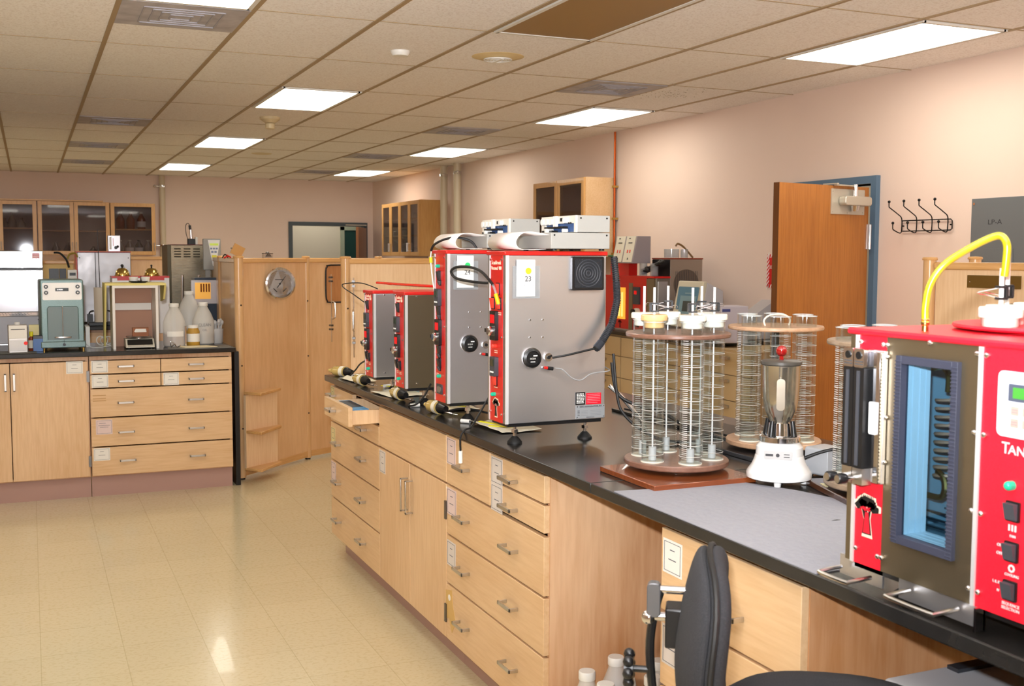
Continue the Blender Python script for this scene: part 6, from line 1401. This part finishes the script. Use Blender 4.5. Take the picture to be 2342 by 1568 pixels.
# brown oven with round fan opening
t = thing('brown_oven', 'tall brown steel oven with a big round opening behind the monitor', 'oven', (4.645, 7.5, BH))
bm_ = mat('brown_steel', (150, 134, 120), .4, .3)
obj('case', box(B(), 0, 0, .01, .3, .27, .595), bm_, t, bev=.003); obj('red_rim', box(B(), -.004, -.004, .595, .304, .274, .605), mat('dull_red', (140, 60, 40), .5), t)
a = B(); cyl(a, (.15, -.006, .40), (.15, 0, .40), .115, n=48); c_ = B()
for k in range(13):
    u = -.1+.0165*k; h_ = max(.01, (.11**2-u*u))**.5 if u*u < .0119 else .02
    box(c_, .15+u-.001, -.008, .40-h_, .15+u+.001, -.006, .40+h_)
obj('round_grille', [(a, mat('grille_brown', (112, 98, 86), .4, .5)), (c_, dgrey)], None, t)
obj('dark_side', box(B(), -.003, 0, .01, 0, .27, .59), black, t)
for k, (x, w_, h_) in enumerate(((4.68, .06, .07), (4.80, .03, .07))): tag(obj('glass_dish', lathe(B(), [(w_, 0), (w_, h_), (w_-.003, h_), (w_-.003, .003), (0, .003)], n=32), clear, loc=(x+.05, 7.62, BH+.606)), ['wide glass dish with an orange rim on the brown oven', 'small glass beaker on the brown oven'][k], 'dish')
hose('brown tube curving over the top of the brown oven', 'tube', [(4.78, 7.64, BH+.7), (4.8, 7.64, BH+.72), (4.84, 7.63, BH+.7), (4.88, 7.62, BH+.66), (4.92, 7.6, BH+.607)], .008, mat('brown_hose', (120, 90, 50), .4), 'tube')
# monitor
t = thing('monitor', 'beige tube monitor with a blue-grey screen on the wall bench', 'monitor', (4.565, 7.16, BH+.03), -84)
cr = mat('monitor_beige', (206, 198, 176), .5); gr = mat('monitor_grey', (188, 184, 186), .5)
obj('bezel', prism(B(), [(-.02, .05), (.04, .05), (.1, .40), (.06, .40)], 'x', -.15, .15), cr, t, bev=.008); obj('tube_housing', prism(B(), [(.03, .06), (.27, .1), (.26, .33), (.1, .395)], 'x', -.145, .145), gr, t, bev=.01)
a = rbox(B(), -.12, .02, .12, .27, .01, -.006, 0); c_ = B(); box(c_, -.08, -.008, .06, .11, -.006, .2); e = B(); box(e, -.04, -.009, .08, .1, -.008, .16); box(c_, -.03, -.009, .215, .07, -.006, .225)
obj('screen', [(a, mat('screen_blue', (84, 116, 132), .15, emit=((90, 130, 150), .12))), (c_, mat('screen_light', (120, 150, 160), .3)), (e, mat('screen_dark', (60, 66, 64), .3))], None, t, M=tr(0, .0, .09) @ rx(-10))
obj('foot', lathe(B(), [(.12, 0), (.12, .012), (.06, .03), (.06, .06)], (0, .15, -.03), n=32), gr, t)
t = thing('printer', 'pale grey printer with a sloping tray beyond the monitor', 'printer', (4.86, 6.85, BH), -90); obj('case', box(B(), -.1, 0, 0, .1, .3, .14), gr, t, bev=.01); b = prism(B(), [(.0, .14), (.3, .14), (.3, .3), (.26, .3)], 'x', -.08, .08); obj('paper_tray', b, gr, t)
t = thing('computer_box', 'pale grey box with a small blue badge right of the monitor', 'box', (4.60, 6.56, BH), -12); obj('case', box(B(), -.1, 0, 0, .11, .2, .265), mat('lilac_grey', (196, 190, 200), .5), t, bev=.006); obj('badge', box(B(), -.09, -.003, .225, -.03, 0, .245), mat('badge_blue', (70, 76, 130), .4), t)
